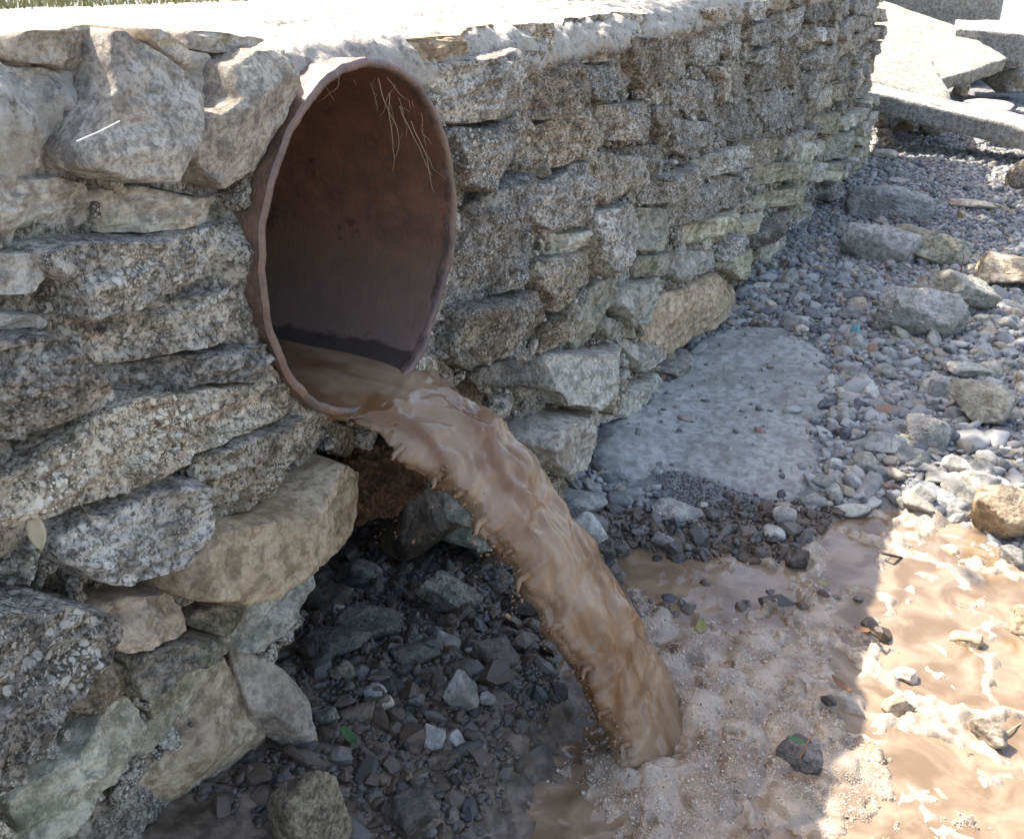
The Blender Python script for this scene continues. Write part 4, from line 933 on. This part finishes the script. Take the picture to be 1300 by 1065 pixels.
# ------------------------------------------------------------------ tumbled concrete slabs at the far end of the wall
def slab(pts, thick, name, label, mat='concrete', seed=1):
    """pts: corners of the top face as 3D points; broken concrete plate with rough edges"""
    P = np.array(pts, float); c = P.mean(0); u = P[1]-P[0]; u /= np.linalg.norm(u); nn = np.cross(P[1]-P[0], P[2]-P[0]); nn /= np.linalg.norm(nn); nn = nn if nn[2] > 0 else -nn
    E = []
    for i in range(len(P)):
        a, b = P[i], P[(i+1) % len(P)]; k = max(2, int(np.linalg.norm(b-a)/.05))
        for t in np.arange(k)/k: E.append(a+(b-a)*t)
    E = np.array(E); n = len(E); dr = E-c; dr /= np.linalg.norm(dr, axis=1)[:, None]
    E = E+dr*(fbm(E, 4, 4)*.03)[:, None]
    rings = []
    for s in np.concatenate([[0.001], np.linspace(.08, .97, 14)]): rings.append(c+(E-c)*s)
    rings = [r+nn*(fbm(r+seed, 3, 4)*.012)[:, None] for r in rings]
    rings.append(c+(E-c)*1.0-nn*.008)
    for d in np.linspace(.03, thick, 5): rings.append(c+(E-c)*(1-.15*d)-nn*d+dr*(fbm(E-nn*d, 14, 4)*.012)[:, None])
    rings.append(c+(E-c)*.01-nn*thick)
    V, cc = centred(np.concatenate(rings)); o = link(name, mesh(name, V, grid_faces(len(rings), n, True)), M[mat]); o.location = cc; return tag(o, label, 'slab')
def at(x, y, X): return sight(x, y, 0, X)
slab([at(1082,98,8.62), at(1209,129,8.62), at(1196,100,9.3), at(1240,88,9.8), at(1282,74,10.4), at(1250,56,11.0), at(1208,30,12.0), at(1125,2,12.6), at(1085,-10,12.8), at(1080,60,10)], .12, 'concrete_slab', 'large tilted concrete slab, mostly sunlit, rising beyond the far end of the wall')
slab([at(1080,111,8.22), at(1200,139,8.15), at(1345,176,8.0), at(1345,154,8.5), at(1209,128,8.60), at(1080,99,8.60)], .14, 'concrete_slab', 'long narrow grey concrete slab edge leaning from the wall end down to the right', seed=3)
slab([at(1214,36,11.2), at(1310,44,11.2), at(1310,26,12.8), at(1214,25,12.6)], .30, 'concrete_slab', 'thick broken concrete slab with a dark underside at the upper right', seed=5)
V_ = [at(1121,-2,13.2), at(1214,23,13.2), at(1281,23,13.2), at(1281,-60,13.2), at(1121,-60,13.2)]
box('concrete_block', (13.0, V_[3][1], .2), (14.2, V_[0][1], V_[3][2]), 'concrete', None, seg=(4, 12, 8), rough=.01)
bpy.data.objects['concrete_block']['label'] = 'upright grey concrete block standing behind the slabs at the top right'; bpy.data.objects['concrete_block']['category'] = 'block'
B(1228,84,1310,122, 'rough sunlit rock below the broken slabs at the upper right', 'palegrey', zb=.12, fine=.05)
B(1208,108,1232,126, 'small rock in the shade under the slab edge', 'shade', zb=.3)
B(1222,122,1284,148, 'flat grey stone lying on the strip slab', 'grey', zb=.28, tall=.08)
B(1262,90,1340,118, 'pale jagged rock at the right edge under the thick slab', 'palegrey', zb=.2, fine=.05)
# rubble shadowed under the slab
for k, (x, y, s, lb) in enumerate(((1112,160,.10,'brown stone in the dark gap left under the big slab'), (1150,165,.12,'flat stone in the dark gap in the middle under the big slab'), (1180,172,.09,'stone in the dark gap right under the big slab'))):
    B(x-16, y-10, x+16, y+8, lb, 'shade')

# ------------------------------------------------------------------ twigs, leaves, straws
def stick(pts, r0, r1, name, mat, label, cat):
    V, F = tubes([(pts, r0, r1)], 0, 7); V, c = centred(V); o = link(name, mesh(name, V, F), M[mat]); o.location = c; return tag(o, label, cat)
def gl(x, y, dz=.01, z=None):
    g = on_ground(x, y)
    for _ in range(3): g = on_ground(x, y, float(terrain(np.array([g[0]]), np.array([g[1]]))[0])+dz)
    return g
stick([on_wall(97,180,-.105), on_wall(125,168,-.11), on_wall(152,154,-.105)], .0009, .0006, 'straw', 'straw', 'pale straw lying on the tilted grey stone at the top left', 'straw')
bpy.data.objects['straw'].data.materials[0] = flat_mat('white straw', (.7,.66,.58))
stick([on_wall(112,612,-.06), on_wall(103,640,-.09), on_wall(112,655,-.09), on_wall(122,657,-.08)], .0011, .0008, 'straw', 'straw', 'curved brown stalk hanging in the joint of the left wall stones', 'straw')
stick([gl(781,766,.015), gl(800,778,.02), gl(827,796,.01)], .014, .008, 'branch', 'twig', 'dark waterlogged branch lying in the water right of the jet', 'branch')
stick([gl(340,842,.03), gl(380,846,.03), gl(372,838,.03)], .002, .0012, 'twig', 'twig', 'thin twig on the dark gravel beside the boulders', 'twig')
stick([gl(1098,796,.02), gl(1112,806,.03), gl(1128,818,.012)], .0045, .002, 'twig', 'twig', 'dark twig sticking out of the sunlit mud by the shadow', 'twig')
stick([gl(1015,962,.04), gl(1026,940,.06), gl(1038,926,.05)], .0018, .0012, 'twig', 'root', 'forked reddish twig on the wet rock in the foam', 'twig')
stick([gl(1120,702,.012), gl(1128,704,.014), gl(1145,708,.01)], .0045, .003, 'twig', 'twig', 'blackish twig across the shadow line in the stream', 'twig')
stick([gl(1220,345,.02), gl(1222,335,.09), gl(1224,323,.13)], .003, .002, 'twig', 'root', 'short twig standing beside the greenish slab rock', 'twig')
stick([gl(1244,256,.02), gl(1270,262,.03), gl(1290,270,.02)], .005, .003, 'twig', 'straw', 'pale dry stick on the far gravel', 'stick')
stick([gl(1273,935,.02), gl(1285,925,.03), gl(1296,918,.02)], .002, .0015, 'straw', 'straw', 'dry stalk in the sunlit mud at the lower right', 'straw')
stick([gl(904,698,.02), gl(912,706,.02), gl(918,714,.015)], .0012, .001, 'straw', 'straw', 'small straw at the shaded stream edge', 'straw')
def leaf(p, L, W_, yaw, mat, label, tilt=.2, curl=.25):
    n, m = 9, 5; VV = []
    for i in range(n):
        t = i/(n-1); wd = W_*math.sin(math.pi*min(1, t*.97+.015))**.8
        for j in range(m):
            s = j/(m-1)*2-1; VV.append((L*(t-.5), wd*s/2, curl*L*(t-.5)**2+abs(s)*W_*.15+tilt*L*(t-.5)))
    V = np.array(VV); o = link('leaf', mesh('leaf', V, grid_faces(n, m)), M[mat]); o.location = Vector(p); o.rotation_euler = (0, 0, yaw)
    sm = o.modifiers.new('thickness', 'SOLIDIFY'); sm.thickness = .0006
    return tag(o, label, 'leaf')
leaf(gl(1030,748,.012), .045, .022, .5, 'leafy', 'yellow green leaf floating in the shaded stream')
leaf(gl(1045,741,.014), .03, .016, 1.5, 'leafy', 'smaller yellow leaf beside the yellow green one')
leaf(gl(890,797,.02), .045, .026, .2, 'leafy', 'olive yellow leaf at the top edge of the foam')
leaf(gl(807,792,.02), .035, .016, 2.2, 'leafy', 'small yellow leaf by the waterlogged branch')
leaf(gl(1011,940,.062), .035, .015, 1.8, 'leafg', 'green leaf on the wet rock in the foam')
leaf(gl(443,935,.03), .05, .02, 1.2, 'leafg', 'green leaf blade standing in the dark gravel at the bottom')
leaf(gl(942,805,.02), .022, .012, .8, 'leafb', 'small red brown leaf on the foam')
leaf(gl(985,838,.025), .025, .012, .3, 'leafb', 'reddish leaf scrap in the foam near the shadow line')
leaf(gl(925,842,.03), .03, .014, 2.6, 'leafb', 'dark brown leaf stuck on the middle of the foam')
leaf(gl(1068,870,.03), .05, .02, 1.1, 'leafb', 'curled brown leaf on the shadow line')
leaf(gl(1095,800,.03), .04, .02, 2.0, 'leafb', 'orange brown leaf on the sunlit mud tip')
leaf(on_wall(47,677,-.06), .036, .02, 1.0, 'straw', 'tan dry leaf wedged in the joint of the left wall', 1.0)

# ------------------------------------------------------------------ tree on the bank, whose crown shades the far stream bed
tree = empty('tree', (6.3, 2.6, 1.25)); tag(tree, 'leafy tree on the bank behind the far part of the wall', 'tree')
segs = [([(6.3, 2.6, 1.2), (6.3, 2.5, 2.4), (6.1, 2.2, 3.4), (5.9, 1.7, 4.4)], .12, .05)]
cl = []
for k in range(46):
    p = (np.array([5.6, 1.42, 3.8]) if k < 28 else np.array([5.6, 2.35, 4.0]))+np.array([rng.uniform(-1.75, 2.2), rng.normal()*.40, rng.normal()*.35]); cl.append(p); segs.append(([(6.15, 2.3, 3.2), ((6.1+p[0])/2, (2.2+p[1])/2, (3.3+p[2])/2+.1), p], .03, .008))
V, F = tubes(segs, 0, 8); wlink('trunk', V, F, M['bark'], True, tree)
LP = np.concatenate([c+rng.normal(size=(170, 3))*[.33, .33, .24] for c in cl]); n = len(LP); Rm = rots(n); q = np.array([(-.055, 0, 0), (0, -.03, .008), (.055, 0, 0), (0, .03, .008)])
V = (np.einsum('nij,kj->nki', Rm, q)+LP[:, None]).reshape(-1, 3); F = np.arange(4*n).reshape(n, 4)
o = wlink('crown', V, F, M['leafcrown'], False, tree)
